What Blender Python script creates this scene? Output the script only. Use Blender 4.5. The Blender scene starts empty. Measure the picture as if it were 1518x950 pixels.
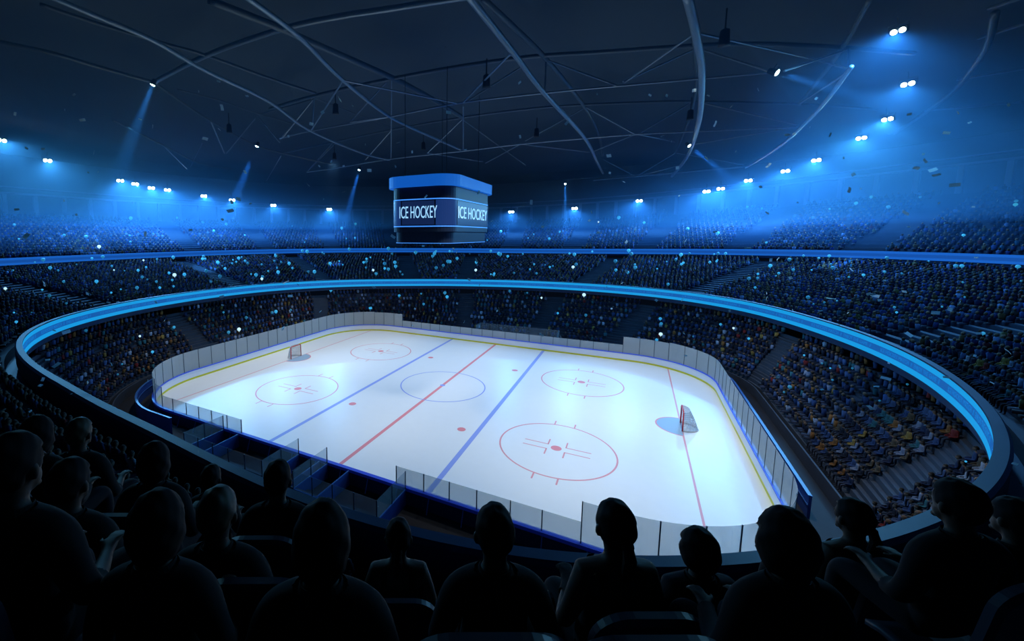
import bpy, bmesh, math, random
import numpy as np
from mathutils import Vector, Matrix
random.seed(7); RS = np.random.RandomState(7)
S = bpy.context.scene
C = S.collection
PI = math.pi

# ------------------------------------------------------------------ camera frame (used to survey the hall)
CAM = np.array([18.871, -42.585, 17.225])
YAW, PITCH, ROLL, FPX, PPX, PPY = -0.4962, -0.11818, -0.0012, 615.42, 608.87, 422.40
FW = np.array([math.sin(YAW) * math.cos(PITCH), math.cos(YAW) * math.cos(PITCH), math.sin(PITCH)])
RT = np.array([math.cos(YAW), -math.sin(YAW), 0.0])
UP = np.cross(RT, FW)
F2 = np.array([math.sin(YAW), math.cos(YAW)]); R2 = np.array([math.cos(YAW), -math.sin(YAW)])

def ray(x, y):
    return FW * 1.0 + RT * ((x - PPX) / FPX) - UP * ((y - PPY) / FPX)
def on_z(x, y, z):
    d = ray(x, y); return CAM + d * ((z - CAM[2]) / d[2])
def project(P):
    q = np.atleast_2d(P) - CAM
    zf = q @ FW
    zz = np.where(np.abs(zf) < 1e-6, 1e-6, zf)
    return np.stack([PPX + FPX * (q @ RT) / zz, PPY - FPX * (q @ UP) / zz, zf], 1)

cd = bpy.data.cameras.new('camera'); cam = bpy.data.objects.new('camera', cd); C.objects.link(cam)
cd.sensor_width = 36; cd.lens = FPX / 1518 * 36
cd.shift_x = (759 - PPX) / 1518; cd.shift_y = (PPY - 475) / 1518
cd.clip_start = 0.05; cd.clip_end = 600
c_, s_ = math.cos(ROLL), math.sin(ROLL)
r_ = c_ * RT + s_ * UP; u_ = -s_ * RT + c_ * UP
cam.matrix_world = Matrix(((r_[0], u_[0], -FW[0], CAM[0]), (r_[1], u_[1], -FW[1], CAM[1]), (r_[2], u_[2], -FW[2], CAM[2]), (0, 0, 0, 1)))
S.camera = cam

# ------------------------------------------------------------------ materials
def lin(c):
    return tuple(((v / 255) / 12.92 if v / 255 <= 0.04045 else ((v / 255 + 0.055) / 1.055) ** 2.4) for v in c)
def mat(name, col, rough=0.6, metal=0.0, spec=0.3, emit=None, strength=0.0, noise=0.0, scale=6.0, sample=True):
    m = bpy.data.materials.new(name); m.use_nodes = True
    nt = m.node_tree; b = nt.nodes['Principled BSDF']
    b.inputs['Base Color'].default_value = (*col, 1); b.inputs['Roughness'].default_value = rough
    b.inputs['Metallic'].default_value = metal; b.inputs['Specular IOR Level'].default_value = spec
    if emit:
        b.inputs['Emission Color'].default_value = (*emit, 1); b.inputs['Emission Strength'].default_value = strength
    if noise:
        n = nt.nodes.new('ShaderNodeTexNoise'); n.inputs['Scale'].default_value = scale; n.inputs['Detail'].default_value = 5
        tc = nt.nodes.new('ShaderNodeTexCoord'); nt.links.new(tc.outputs['Object'], n.inputs['Vector'])
        mx = nt.nodes.new('ShaderNodeMix'); mx.data_type = 'RGBA'
        mx.inputs[6].default_value = (*[v * (1 - noise) for v in col], 1); mx.inputs[7].default_value = (*[min(1, v * (1 + noise)) for v in col], 1)
        nt.links.new(n.outputs['Fac'], mx.inputs[0]); nt.links.new(mx.outputs[2], b.inputs['Base Color'])
    if not sample: m.cycles.emission_sampling = 'NONE'
    return m
def glass(name, tint, col, fac):
    m = bpy.data.materials.new(name); m.use_nodes = True
    nt = m.node_tree; nt.nodes.clear()
    o = nt.nodes.new('ShaderNodeOutputMaterial'); t = nt.nodes.new('ShaderNodeBsdfTransparent'); p = nt.nodes.new('ShaderNodeBsdfPrincipled')
    x = nt.nodes.new('ShaderNodeMixShader')
    t.inputs['Color'].default_value = (*tint, 1); p.inputs['Base Color'].default_value = (*col, 1); p.inputs['Roughness'].default_value = 0.45; p.inputs['Specular IOR Level'].default_value = 0.25
    x.inputs[0].default_value = fac
    nt.links.new(t.outputs[0], x.inputs[1]); nt.links.new(p.outputs[0], x.inputs[2]); nt.links.new(x.outputs[0], o.inputs[0])
    return m
M = {}
M['ice'] = mat('ice', (0.82, 0.85, 0.86), 0.32, 0, 0.4, noise=0.02, scale=1.2)
M['red'] = mat('red_paint', (0.78, 0.27, 0.30), 0.4)
M['redthin'] = mat('faded_red_paint', (0.76, 0.33, 0.36), 0.4)
M['blue'] = mat('blue_paint', (0.29, 0.38, 0.80), 0.4)
M['crease'] = mat('crease_paint', (0.30, 0.44, 0.59), 0.4)
M['board'] = mat('board_white', (0.92, 0.90, 0.95), 0.4)
M['yellow'] = mat('kick_yellow', (0.72, 0.66, 0.04), 0.4)
M['cap'] = mat('cap_blue', (0.06, 0.12, 0.78), 0.35)
M['boardout'] = mat('board_outer_shade', (0.012, 0.02, 0.06), 0.5)  # unlit outside of the boards, its shade put into the colour
M['glass'] = glass('rink_glass', (0.93, 0.95, 0.95), (0.88, 0.92, 0.92), 0.30)
M['benchglass'] = glass('bench_glass', (0.90, 0.93, 0.95), (0.5, 0.56, 0.6), 0.16)
M['stanchion'] = mat('stanchion_dark', (0.035, 0.045, 0.07), 0.45, 0.5)
M['concrete'] = mat('dark_concrete', (0.040, 0.055, 0.085), 0.8, noise=0.25, scale=0.8)
M['concrete2'] = mat('tier_concrete', (0.032, 0.054, 0.095), 0.8, noise=0.25, scale=0.8)
M['floor'] = mat('rubber_floor', (0.010, 0.013, 0.022), 0.7, noise=0.2, scale=1.5)
M['barrier'] = mat('barrier_blue', (0.02, 0.06, 0.24), 0.45)
M['barriercap'] = mat('barrier_cap_blue', (0.035, 0.115, 0.34), 0.35)
M['parapet'] = mat('parapet_blue', (0.010, 0.036, 0.10), 0.5, noise=0.15, scale=1.0)
M['soffit'] = mat('soffit_dark', (0.03, 0.045, 0.075), 0.6)
M['wall'] = mat('upper_wall', (0.06, 0.09, 0.14), 0.8, noise=0.2, scale=0.3)
M['column'] = mat('column_paint', (0.20, 0.28, 0.40), 0.6)
M['roof'] = mat('roof_deck', (0.045, 0.075, 0.115), 0.85, noise=0.25, scale=0.08)
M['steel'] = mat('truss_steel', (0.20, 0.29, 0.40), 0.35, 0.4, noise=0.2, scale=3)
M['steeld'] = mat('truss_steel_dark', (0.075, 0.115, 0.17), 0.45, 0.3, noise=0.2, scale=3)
M['black'] = mat('black_metal', (0.012, 0.014, 0.02), 0.5, 0.3)
M['lens'] = mat('lamp_lens', (0.8, 0.9, 1), 0.2, emit=(0.55, 0.82, 1.0), strength=30, sample=False)
M['lenssmall'] = mat('spot_lens', (0.8, 0.9, 1), 0.2, emit=(0.5, 0.8, 1.0), strength=22, sample=False)
M['led'] = mat('led_cyan', (0.01, 0.05, 0.1), 0.4, emit=(0.007, 0.32, 0.74), strength=0.95)
M['ledmid'] = mat('led_mid', (0.01, 0.05, 0.1), 0.4, emit=(0.006, 0.10, 0.40), strength=0.9)
M['ledtext'] = mat('led_text', (0.01, 0.05, 0.1), 0.4, emit=(0.007, 0.17, 0.55), strength=0.9, sample=False)
M['led2'] = mat('led_royal', (0.01, 0.03, 0.1), 0.4, emit=(0.008, 0.115, 0.54), strength=0.9)
M['led2mid'] = mat('led_royal_mid', (0.01, 0.03, 0.1), 0.4, emit=(0.006, 0.075, 0.36), strength=0.9)
M['cubebody'] = mat('scoreboard_body', (0.015, 0.03, 0.07), 0.4)
M['cubescreen'] = mat('scoreboard_screen', (0.01, 0.015, 0.04), 0.3, emit=(0.006, 0.018, 0.075), strength=0.9, sample=False)
M['cubecorner'] = mat('scoreboard_corner', (0.01, 0.015, 0.04), 0.3, emit=(0.008, 0.035, 0.16), strength=0.9, sample=False)
M['cubering'] = mat('scoreboard_ring', (0.01, 0.05, 0.1), 0.4, emit=(0.005, 0.10, 0.52), strength=0.9, noise=0, sample=False)
M['cubeline'] = mat('scoreboard_line', (0.1, 0.2, 0.4), 0.4, emit=(0.05, 0.28, 0.95), strength=1.0, sample=False)
M['cubetext'] = mat('scoreboard_text', (0.5, 0.6, 0.8), 0.4, emit=(0.32, 0.66, 0.98), strength=1.0, sample=False)
M['handlight'] = mat('hand_light_glow', (0.1, 0.3, 0.4), 0.4, emit=(0.03, 0.34, 0.66), strength=1.0, sample=False)
M['handlightw'] = mat('hand_light_white', (0.5, 0.6, 0.7), 0.4, emit=(0.55, 0.85, 0.95), strength=1.0, sample=False)
M['confetti'] = mat('confetti_foil', (0.70, 0.88, 0.98), 0.4, 0.0)
M['net'] = glass('goal_netting', (1, 1, 1), (0.55, 0.58, 0.62), 0.40)
M['goalred'] = mat('goal_red', (0.62, 0.05, 0.06), 0.35)
M['goalwhite'] = mat('goal_white_bar', (0.55, 0.57, 0.6), 0.4)
M['seat'] = mat('seat_plastic', (0.045, 0.055, 0.085), 0.4)
M['seatmetal'] = mat('seat_metal', (0.03, 0.035, 0.045), 0.4, 0.6)
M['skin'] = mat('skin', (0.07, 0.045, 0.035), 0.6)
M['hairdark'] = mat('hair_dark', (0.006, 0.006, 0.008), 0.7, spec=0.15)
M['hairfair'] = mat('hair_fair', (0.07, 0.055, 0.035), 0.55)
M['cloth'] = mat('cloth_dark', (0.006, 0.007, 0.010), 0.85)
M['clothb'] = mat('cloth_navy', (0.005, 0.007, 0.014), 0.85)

# ------------------------------------------------------------------ mesh helpers
def link(name, me, parent=None):
    o = bpy.data.objects.new(name, me); C.objects.link(o)
    if parent is not None: o.parent = parent
    return o
def obj(name, vf, m, parent=None, smooth=False):
    v, f = vf
    me = bpy.data.meshes.new(name); me.from_pydata([tuple(map(float, p)) for p in v], [], [tuple(map(int, q)) for q in f]); me.validate(); me.update()
    me.materials.append(m)
    if smooth: me.polygons.foreach_set('use_smooth', [True] * len(me.polygons))
    return link(name, me, parent)
def tag(o, label, cat, group=None, kind=None):
    o['label'] = label; o['category'] = cat
    if group: o['group'] = group
    if kind: o['kind'] = kind
    return o
def empty(name, loc=(0, 0, 0), rz=0.0):
    o = bpy.data.objects.new(name, None); C.objects.link(o); o.location = [float(a) for a in loc]; o.rotation_euler = (0, 0, rz); o.empty_display_size = 0.2
    return o
def copy_tree(o, parent=None):
    c = o.copy(); C.objects.link(c)
    if parent is not None: c.parent = parent
    for ch in list(o.children): copy_tree(ch, c)
    return c
class MB:
    def __init__(s): s.v = []; s.f = []
    def add(s, v, f):
        n = len(s.v); s.v += [tuple(p) for p in v]; s.f += [tuple(i + n for i in q) for q in f]; return s
    def box(s, x0, x1, y0, y1, z0, z1):
        return s.add([(x0, y0, z0), (x1, y0, z0), (x1, y1, z0), (x0, y1, z0), (x0, y0, z1), (x1, y0, z1), (x1, y1, z1), (x0, y1, z1)],
                     [(0, 3, 2, 1), (4, 5, 6, 7), (0, 1, 5, 4), (1, 2, 6, 5), (2, 3, 7, 6), (3, 0, 4, 7)])
    def bar(s, a, b, w, h=None, up=(0, 0, 1)):
        h = h or w; a = np.array(a, float); b = np.array(b, float); d = b - a; d /= np.linalg.norm(d)
        u = np.array(up, float)
        if abs(d @ u) > 0.95: u = np.array([1.0, 0, 0])
        x = np.cross(d, u); x /= np.linalg.norm(x); y = np.cross(x, d)
        q = [(-w / 2, -h / 2), (w / 2, -h / 2), (w / 2, h / 2), (-w / 2, h / 2)]
        return s.add([a + x * i + y * j for i, j in q] + [b + x * i + y * j for i, j in q], [(3, 2, 1, 0), (4, 5, 6, 7), (0, 1, 5, 4), (1, 2, 6, 5), (2, 3, 7, 6), (3, 0, 4, 7)])
    def tube(s, pts, r, n=8, closed=False):
        P = [np.array(p, float) for p in pts]; K = len(P); rings = []
        prev = None
        for i in range(K):
            a = P[(i - 1) % K] if (closed or i > 0) else P[i]; b = P[(i + 1) % K] if (closed or i < K - 1) else P[i]
            d = b - a; d /= (np.linalg.norm(d) + 1e-12)
            u = np.array([0, 0, 1.0]) if prev is None else prev
            if abs(d @ u) > 0.97 and prev is None: u = np.array([1.0, 0, 0])
            x = u - d * (d @ u); x /= (np.linalg.norm(x) + 1e-12); prev = x; y = np.cross(d, x)
            rr = r[i] if hasattr(r, '__len__') else r
            rings.append([P[i] + rr * (x * math.cos(2 * PI * k / n) + y * math.sin(2 * PI * k / n)) for k in range(n)])
        v = [p for rg in rings for p in rg]; f = []
        for i in range(K if closed else K - 1):
            j = (i + 1) % K
            for k in range(n): f.append((i * n + k, i * n + (k + 1) % n, j * n + (k + 1) % n, j * n + k))
        if not closed: f += [tuple(range(n - 1, -1, -1)), tuple((K - 1) * n + k for k in range(n))]
        return s.add(v, f)
    def loft(s, rings, closed_ring=False, closed_profile=False):
        """rings[i][j]: along i the path, along j the profile"""
        K = len(rings); n = len(rings[0]); v = [p for rg in rings for p in rg]; f = []
        for i in range(K if closed_ring else K - 1):
            a = i; b = (i + 1) % K
            for k in range(n if closed_profile else n - 1):
                l = (k + 1) % n; f.append((a * n + k, b * n + k, b * n + l, a * n + l))
        if closed_profile and not closed_ring: f += [tuple(range(n)), tuple((K - 1) * n + k for k in range(n - 1, -1, -1))]
        return s.add(v, f)
    def poly(s, pts, z0, z1):
        n = len(pts)
        return s.add([(p[0], p[1], z0) for p in pts] + [(p[0], p[1], z1) for p in pts],
                     [tuple(range(n - 1, -1, -1)), tuple(range(n, 2 * n))] + [(i, (i + 1) % n, n + (i + 1) % n, n + i) for i in range(n)])
    def ball(s, c, r, n=8, m=6, sq=(1, 1, 1)):
        v = [(c[0], c[1], c[2] - r * sq[2])]
        for i in range(1, m):
            t = -PI / 2 + PI * i / m
            for k in range(n): v.append((c[0] + r * sq[0] * math.cos(t) * math.cos(2 * PI * k / n), c[1] + r * sq[1] * math.cos(t) * math.sin(2 * PI * k / n), c[2] + r * sq[2] * math.sin(t)))
        v.append((c[0], c[1], c[2] + r * sq[2])); f = []
        for k in range(n): f.append((0, 1 + (k + 1) % n, 1 + k)); f.append((len(v) - 1, 1 + (m - 2) * n + k, 1 + (m - 2) * n + (k + 1) % n))
        for i in range(m - 2):
            for k in range(n): f.append((1 + i * n + k, 1 + i * n + (k + 1) % n, 1 + (i + 1) * n + (k + 1) % n, 1 + (i + 1) * n + k))
        return s.add(v, f)
    def build(s, name, m, parent=None, smooth=False): return obj(name, (s.v, s.f), m, parent, smooth)

def text_mesh(body, size, depth=0.02):
    cu = bpy.data.curves.new('lettering', 'FONT'); cu.body = body; cu.size = size; cu.align_x = 'CENTER'; cu.align_y = 'CENTER'; cu.extrude = depth / 2
    cu.resolution_u = 3
    o = bpy.data.objects.new('lettering', cu); C.objects.link(o)
    dg = bpy.context.evaluated_depsgraph_get()
    me = bpy.data.meshes.new_from_object(o.evaluated_get(dg))
    bpy.data.objects.remove(o); bpy.data.curves.remove(cu)
    return me

# ------------------------------------------------------------------ plan curves (polar about the centre dot)
TH = np.linspace(-PI, PI, 721)[:-1]
def polar(pts):
    P = np.array(pts, float); a = np.arctan2(P[:, 1], P[:, 0]); r = np.hypot(P[:, 0], P[:, 1]); i = np.argsort(a); a, r = a[i], r[i]
    a = np.concatenate([a - 2 * PI, a, a + 2 * PI]); r = np.concatenate([r, r, r])
    return lambda t: np.interp(((np.asarray(t) + PI) % (2 * PI)) - PI, a, r)
def superell(a, b, n): return lambda t: (np.abs(np.cos(t) / a) ** n + np.abs(np.sin(t) / b) ** n) ** (-1 / n)
HX, HY, RC = 27.5, 20.55, 8.6
def rink_outline(off=0.0, step=0.4):
    hx, hy, r = HX + off, HY + off, RC + off; P = []
    for cx, cy, a0 in ((hx - r, -(hy - r), -PI / 2), (hx - r, hy - r, 0), (-(hx - r), hy - r, PI / 2), (-(hx - r), -(hy - r), PI)):
        for k in range(25): t = a0 + PI / 2 * k / 24; P.append((cx + r * math.cos(t), cy + r * math.sin(t)))
    P.append(P[0]); P = np.array(P); s = np.concatenate([[0], np.cumsum(np.hypot(*np.diff(P, axis=0).T))])
    n = int(s[-1] / step); q = np.linspace(0, s[-1], n, endpoint=False)
    return np.stack([np.interp(q, s, P[:, 0]), np.interp(q, s, P[:, 1])], 1), s[-1]
RING = [(-22.2, -29.6), (-16.7, -30.9), (-8, -32.0), (1.2, -32.8), (6.9, -33.4), (11.0, -33.7), (14.8, -33.2), (16.9, -32.8), (19.4, -31.8), (22.2, -29.9), (24.2, -28.2), (27.2, -25.3), (29.2, -22.6), (31.3, -19.0),
        (32.9, -15.5), (35, -7.7), (35.8, 2.4), (34.4, 11.7), (30.9, 22.2), (24.3, 29.4), (15, 32.8), (4.1, 33.1), (-7.6, 30.3), (-18.9, 24.9), (-29.2, 17.7), (-35.8, 7.8), (-37.6, -3.5), (-36.4, -13.7), (-32.5, -22.2), (-28.0, -26.6)]
_r0 = polar(RING)(TH)
_k = np.exp(-np.linspace(-2, 2, 61) ** 2); _k /= _k.sum()
_r0 = np.convolve(np.concatenate([_r0[-30:], _r0, _r0[:30]]), _k, 'valid')
RLOW = polar(np.stack([_r0 * np.cos(TH), _r0 * np.sin(TH)], 1))
RUP = superell(61, 53, 2.3)
ROUT = superell(80, 73, 2.3)
RRINK = polar(rink_outline(3.4)[0])
ZLB, ZLT = 7.85, 9.1
def bump(t, c, w): d = (np.asarray(t) - c + PI) % (2 * PI) - PI; return np.exp(-(d / w) ** 2)
def ZUP(t): return 14.15 + 0.95 * bump(t, 0.55, 0.75)          # top of upper ribbon (rises a little at the right-hand end)
def ZFAC(t): return 24.6 + 2.9 * bump(t, 0.6, 0.7)
def xy(r, t): return np.stack([r * np.cos(t), r * np.sin(t)], -1)
def p3(r, t, z): return (r * math.cos(t), r * math.sin(t), z)

def annulus_band(name, prof, m, parent=None, ts=TH, closed=True, smooth=False):
    """prof: list of (radius function, height function)"""
    rings = [[p3(float(fr(t)), t, float(fz(t))) for fr, fz in prof] for t in ts]
    return MB().loft(rings, closed_ring=closed, closed_profile=False).build(name, m, parent, smooth)

# ------------------------------------------------------------------ floor, ice and markings
fl = MB(); fl.poly([p3(float(ROUT(t)), t, 0)[:2] for t in TH[::8]], -0.3, -0.06)
tag(fl.build('floor', M['floor']), 'dark rubber floor around the ice between boards and stands', 'floor', kind='structure')
ol, _ = rink_outline(0.02)
ice = MB().poly(ol, -0.05, 0.0).build('ice_sheet', M['ice'])
tag(ice, 'bright white rounded ice sheet with red and blue markings', 'ice rink', kind='structure')
def clip_y(x): # half length of a line across the ice at x
    ax = abs(x); s = HX - RC
    return HY if ax <= s else HY - RC + math.sqrt(max(0, RC ** 2 - (ax - s) ** 2))
Z1 = 0.003
def flat(polys, z=Z1):
    mb = MB()
    for p in polys: n = len(mb.v); mb.v += [(a, b, z) for a, b in p]; mb.f.append(tuple(range(n, n + len(p))))
    return mb
def rect(x0, x1, y0, y1): return [(x0, y0), (x1, y0), (x1, y1), (x0, y1)]
def ringp(cx, cy, r, w, n=72, a0=0, a1=2 * PI):
    out = []
    for k in range(n):
        t0 = a0 + (a1 - a0) * k / n; t1 = a0 + (a1 - a0) * (k + 1) / n
        out.append([(cx + (r - w) * math.cos(t0), cy + (r - w) * math.sin(t0)), (cx + r * math.cos(t0), cy + r * math.sin(t0)), (cx + r * math.cos(t1), cy + r * math.sin(t1)), (cx + (r - w) * math.cos(t1), cy + (r - w) * math.sin(t1))])
    return out
def disc(cx, cy, r, n=28): return [[(cx + r * math.cos(2 * PI * k / n), cy + r * math.sin(2 * PI * k / n)) for k in range(n)]]
GX = {1: 23.36, -1: -22.95}; GY = {1: 0.6, -1: 0.3}
XB, XE, XN, XG, YD, YN = 7.42, 14.03, 6.0, 23.34, 8.75, 9.3
flat([rect(-0.17, 0.17, -HY, HY)], 0.003).build('red_centre_line', M['red'], ice)
for s in (-1, 1):
    flat([rect(s * XB - 0.2, s * XB + 0.2, -HY, HY)]).build('blue_line', M['blue'], ice)
    yc = clip_y(XG); flat([rect(GX[s] - 0.07, GX[s] + 0.07, -yc, yc)]).build('goal_line', M['redthin'], ice)
flat(ringp(0, 0, 4.9, 0.13), 0.005).build('centre_circle', M['blue'], ice)
flat(disc(0, 0, 0.3), 0.007).build('centre_spot', M['blue'], ice)
for sx in (-1, 1):
    for sy in (-1, 1):
        cx, cy = sx * XE, sy * YD; mk = MB()
        P = ringp(cx, cy, 4.55, 0.13)
        for q in (-0.85, 0.85):
            for s in (-1, 1): P.append(rect(cx + q - 0.06, cx + q + 0.06, *sorted((cy + s * 4.45, cy + s * 5.25))))
        for ax in (-1, 1):
            for ay in (-1, 1):
                P.append(rect(*sorted((cx + ax * 0.65, cx + ax * 2.6)), *sorted((cy + ay * 0.36, cy + ay * 0.46))))
                P.append(rect(*sorted((cx + ax * 0.65, cx + ax * 0.76)), *sorted((cy + ay * 0.36, cy + ay * 1.35))))
        flat(P).build('faceoff_circle', M['redthin'], ice)
        flat(disc(cx, cy, 0.42), 0.006).build('faceoff_spot', M['red'], ice)
        flat(disc(sx * XN, sy * YN, 0.38), 0.006).build('neutral_spot', M['red'], ice)
CREASE_R = 2.0
for s in (-1, 1):
    n = 36; a0 = PI / 2 if s > 0 else -PI / 2
    arc = [(GX[s] + CREASE_R * math.cos(a0 + PI * k / n), GY[s] + CREASE_R * math.sin(a0 + PI * k / n)) for k in range(n + 1)]
    flat([arc], 0.004).build('goal_crease', M['crease'], ice)
    flat(ringp(GX[s], GY[s], CREASE_R + 0.06, 0.12, 36, a0, a0 + PI), 0.006).build('crease_arc', M['red'], ice)

# ------------------------------------------------------------------ dasher boards with glass
BT = 1.07
OUT, PER = rink_outline(0.0, 0.25)
def nrm(P):
    d = np.roll(P, -1, 0) - np.roll(P, 1, 0); d /= np.hypot(d[:, 0], d[:, 1])[:, None]; return np.stack([d[:, 1], -d[:, 0]], 1)
ON = nrm(OUT)
boards = empty('dasher_boards'); tag(boards, 'white rink boards with blue top rail, yellow kick strip and clear glass', 'rink boards')
def board_loft(prof): return MB().loft([[(p[0] + n[0] * o, p[1] + n[1] * o, z) for o, z in prof] for p, n in zip(OUT, ON)], closed_ring=True, closed_profile=True)
board_loft([(0.0, 0.22), (0.0, BT - 0.05), (0.10, BT - 0.05), (0.10, 0.22)]).build('board_panel', M['board'], boards)
board_loft([(-0.015, 0.0), (-0.015, 0.22), (0.10, 0.22), (0.10, 0.0)]).build('kick_strip', M['yellow'], boards)
board_loft([(0.105, -0.06), (0.105, BT - 0.05), (0.15, BT - 0.05), (0.15, -0.06)]).build('outer_panel', M['boardout'], boards)
board_loft([(-0.05, BT - 0.05), (-0.05, BT + 0.05), (0.24, BT + 0.05), (0.24, BT - 0.16), (0.155, BT - 0.16), (0.155, BT - 0.05)]).build('top_rail', M['cap'], boards)
# stanchion spots along the boards, and the height of the glass at each bay
def glass_h(x, y):
    if y < -HY + 0.8:                                                # near side
        if x < -19.6: return 1.95
        if x < -9.1: return 1.15
        if x < 6.6: return 0.0
        if x < 17.1: return 1.2
        return 2.35
    if y > HY - 0.8:                                                 # far side
        if x < -16.4: return 2.25
        if x < 17.2: return 1.1
        return 2.25
    return 2.35 if x > 0 else 2.35
bay = []
s_acc = np.arange(len(OUT)) * (PER / len(OUT))
NB = 96; idx = [int(round(k * len(OUT) / NB)) % len(OUT) for k in range(NB)]
for k in range(NB):
    i, j = idx[k], idx[(k + 1) % NB]
    ids = list(range(i, j + 1)) if j > i else list(range(i, len(OUT))) + list(range(0, j + 1))
    m = OUT[ids[len(ids) // 2]]; h = glass_h(*m)
    if h <= 0: bay.append((0, ids)); continue
    bay.append((h, ids))
    pr = [[(OUT[q][0] + ON[q][0] * o, OUT[q][1] + ON[q][1] * o, z) for o, z in ((0.055, BT + 0.05), (0.07, BT + 0.05), (0.07, BT + 0.05 + h), (0.055, BT + 0.05 + h))] for q in ids]
    MB().loft(pr, closed_profile=True).build('glass_pane', M['glass'], boards)
for k in range(NB):
    h = max(bay[k][0], bay[k - 1][0])
    if h <= 0: continue
    p, n = OUT[idx[k]], ON[idx[k]]
    a = (p[0] + n[0] * 0.0625, p[1] + n[1] * 0.0625)
    MB().bar((*a, BT + 0.05), (*a, BT + 0.05 + h), 0.055, 0.055, up=(n[0], n[1], 0)).build('stanchion', M['stanchion'], boards)
for k in range(16):                                                  # raking struts behind the near boards
    x = -17 + k * 2.3
    if -9.5 < x < -8 or 17.5 < x: continue
    MB().bar((x, -HY - 0.16, 0.85), (x, -HY - 0.5, -0.05), 0.05, 0.07).build('board_strut', M['barriercap'], boards)

# ------------------------------------------------------------------ goals
def goal(s, label):
    g = empty('hockey_goal', (GX[s], GY[s], 0), 0 if s > 0 else PI)
    w, h, d = 0.98, 1.72, 1.25
    fr = MB()
    fr.tube([(0, -w, 0), (0, -w, h - 0.12), (0, -w + 0.12, h), (0, w - 0.12, h), (0, w, h - 0.12), (0, w, 0)], 0.06, 10).build('goal_frame', M['goalred'], g, True)
    b = MB(); base = [(0.02, -w, 0.05)] + [(d * math.sin(PI * k / 20), -w * math.cos(PI * k / 20) * 1.05, 0.05) for k in range(1, 20)] + [(0.02, w, 0.05)]
    b.tube(base, 0.05, 8).build('base_bar', M['goalwhite'], g, True)
    t = MB(); top = [(0.0, -w + 0.05, h)] + [(0.55 * math.sin(PI * k / 20), -(w - 0.05) * math.cos(PI * k / 20), h) for k in range(1, 20)] + [(0.0, w - 0.05, h)]
    t.tube(top, 0.025, 6).build('top_bar', M['goalwhite'], g, True)
    nt = MB()
    def line(f, u0, u1, n=14): nt.tube([f(u0 + (u1 - u0) * k / n) for k in range(n + 1)], 0.011, 4)
    B = np.array(base); T = np.array(top)
    for k in range(0, 21):
        a, c = B[k], T[k]; line(lambda u, a=a, c=c: a + (c - a) * u + np.array([0.05 * math.sin(PI * u), 0, 0]), 0, 1, 4)
    for q in range(1, 10):
        u = q / 10; nt.tube([B[k] + (T[k] - B[k]) * u + np.array([0.05 * math.sin(PI * u), 0, 0]) for k in range(21)], 0.011, 4)
    for k in range(1, 20): nt.tube([(0, T[k][1], h), T[k]], 0.011, 4)
    nt.build('netting', M['goalwhite'], g)
    pn = MB(); pn.loft([[B[k] + np.array([0.005, 0, 0]), (B[k] + T[k]) / 2 + np.array([0.055, 0, 0]), T[k]] for k in range(21)])
    pn.build('net_mesh', M['net'], g, True)
    tag(g, label, 'goal')
goal(1, 'red framed hockey goal with white net beside the near right crease')
goal(-1, 'small red framed hockey goal at the far left end of the ice')

# ------------------------------------------------------------------ team benches on the near side, penalty box on the far side
def pane(name, a, b, z0, z1, m, parent, t=0.02): return MB().bar((a[0], a[1], (z0 + z1) / 2), (b[0], b[1], (z0 + z1) / 2), t, z1 - z0).build(name, m, parent)
def enclosure(label, x0, x1, parts_x, y0, y1, zt, sgn):
    e = empty('bench_enclosure', ((x0 + x1) / 2, y0, -0.06)); tag(e, label, 'players bench')
    L = lambda x, y: (x - (x0 + x1) / 2, y - y0)
    zo = 0.06
    pane('back_board', L(x0, y1), L(x1, y1), zo, 1.0 + zo, M['barrier'], e, 0.06)
    pane('back_rail', L(x0, y1), L(x1, y1), 1.0 + zo, 1.07 + zo, M['barriercap'], e, 0.09)
    n = max(2, int(abs(x1 - x0) / 1.5))
    for k in range(n):
        a = x0 + (x1 - x0) * k / n + 0.02; b = x0 + (x1 - x0) * (k + 1) / n - 0.02
        pane('back_glass', L(a, y1), L(b, y1), 1.07 + zo, zt + zo, M['benchglass'], e)
    for k in range(n + 1):
        q = L(x0 + (x1 - x0) * k / n, y1); MB().bar((*q, 1.07 + zo), (*q, zt + zo), 0.05).build('glass_post', M['stanchion'], e)
    for x, kind in parts_x:
        pane('partition', L(x, y0), L(x, y1), zo, 1.02 + zo, M['barrier'], e, 0.06)
        pane('partition_rail', L(x, y0), L(x, y1), 1.02 + zo, 1.09 + zo, M['barriercap'], e, 0.08)
        if kind:
            ym = (y0 + y1) / 2
            pane('side_glass', L(x, y0), L(x, ym), 1.09 + zo, zt + zo, M['benchglass'], e); pane('side_glass', L(x, ym), L(x, y1), 1.09 + zo, zt + zo, M['benchglass'], e)
            q = L(x, ym); MB().bar((*q, 1.09 + zo), (*q, zt + zo), 0.05).build('glass_post', M['stanchion'], e)
            q = L(x, y0); MB().bar((*q, 1.09 + zo), (*q, zt + zo), 0.05).build('glass_post', M['stanchion'], e)
    ys = y1 + sgn * 0.9
    MB().box(L(x0 + 0.2, 0)[0], L(x1 - 0.2, 0)[0], ys - y0 - 0.18, ys - y0 + 0.18, 0.42 + zo, 0.48 + zo).build('bench_plank', M['floor'], e)
    for k in range(3):
        x = x0 + 0.5 + (x1 - x0 - 1.0) * k / 2
        MB().box(L(x - 0.04, 0)[0], L(x + 0.04, 0)[0], ys - y0 - 0.15, ys - y0 + 0.15, zo, 0.42 + zo).build('bench_leg', M['stanchion'], e)
enclosure('glazed players bench left of the centre line on the near side', -10.8, -2.4, ((-10.8, 1), (-9.0, 0), (-2.4, 1)), -HY - 0.31, -24.3, 2.3, 1)
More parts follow.
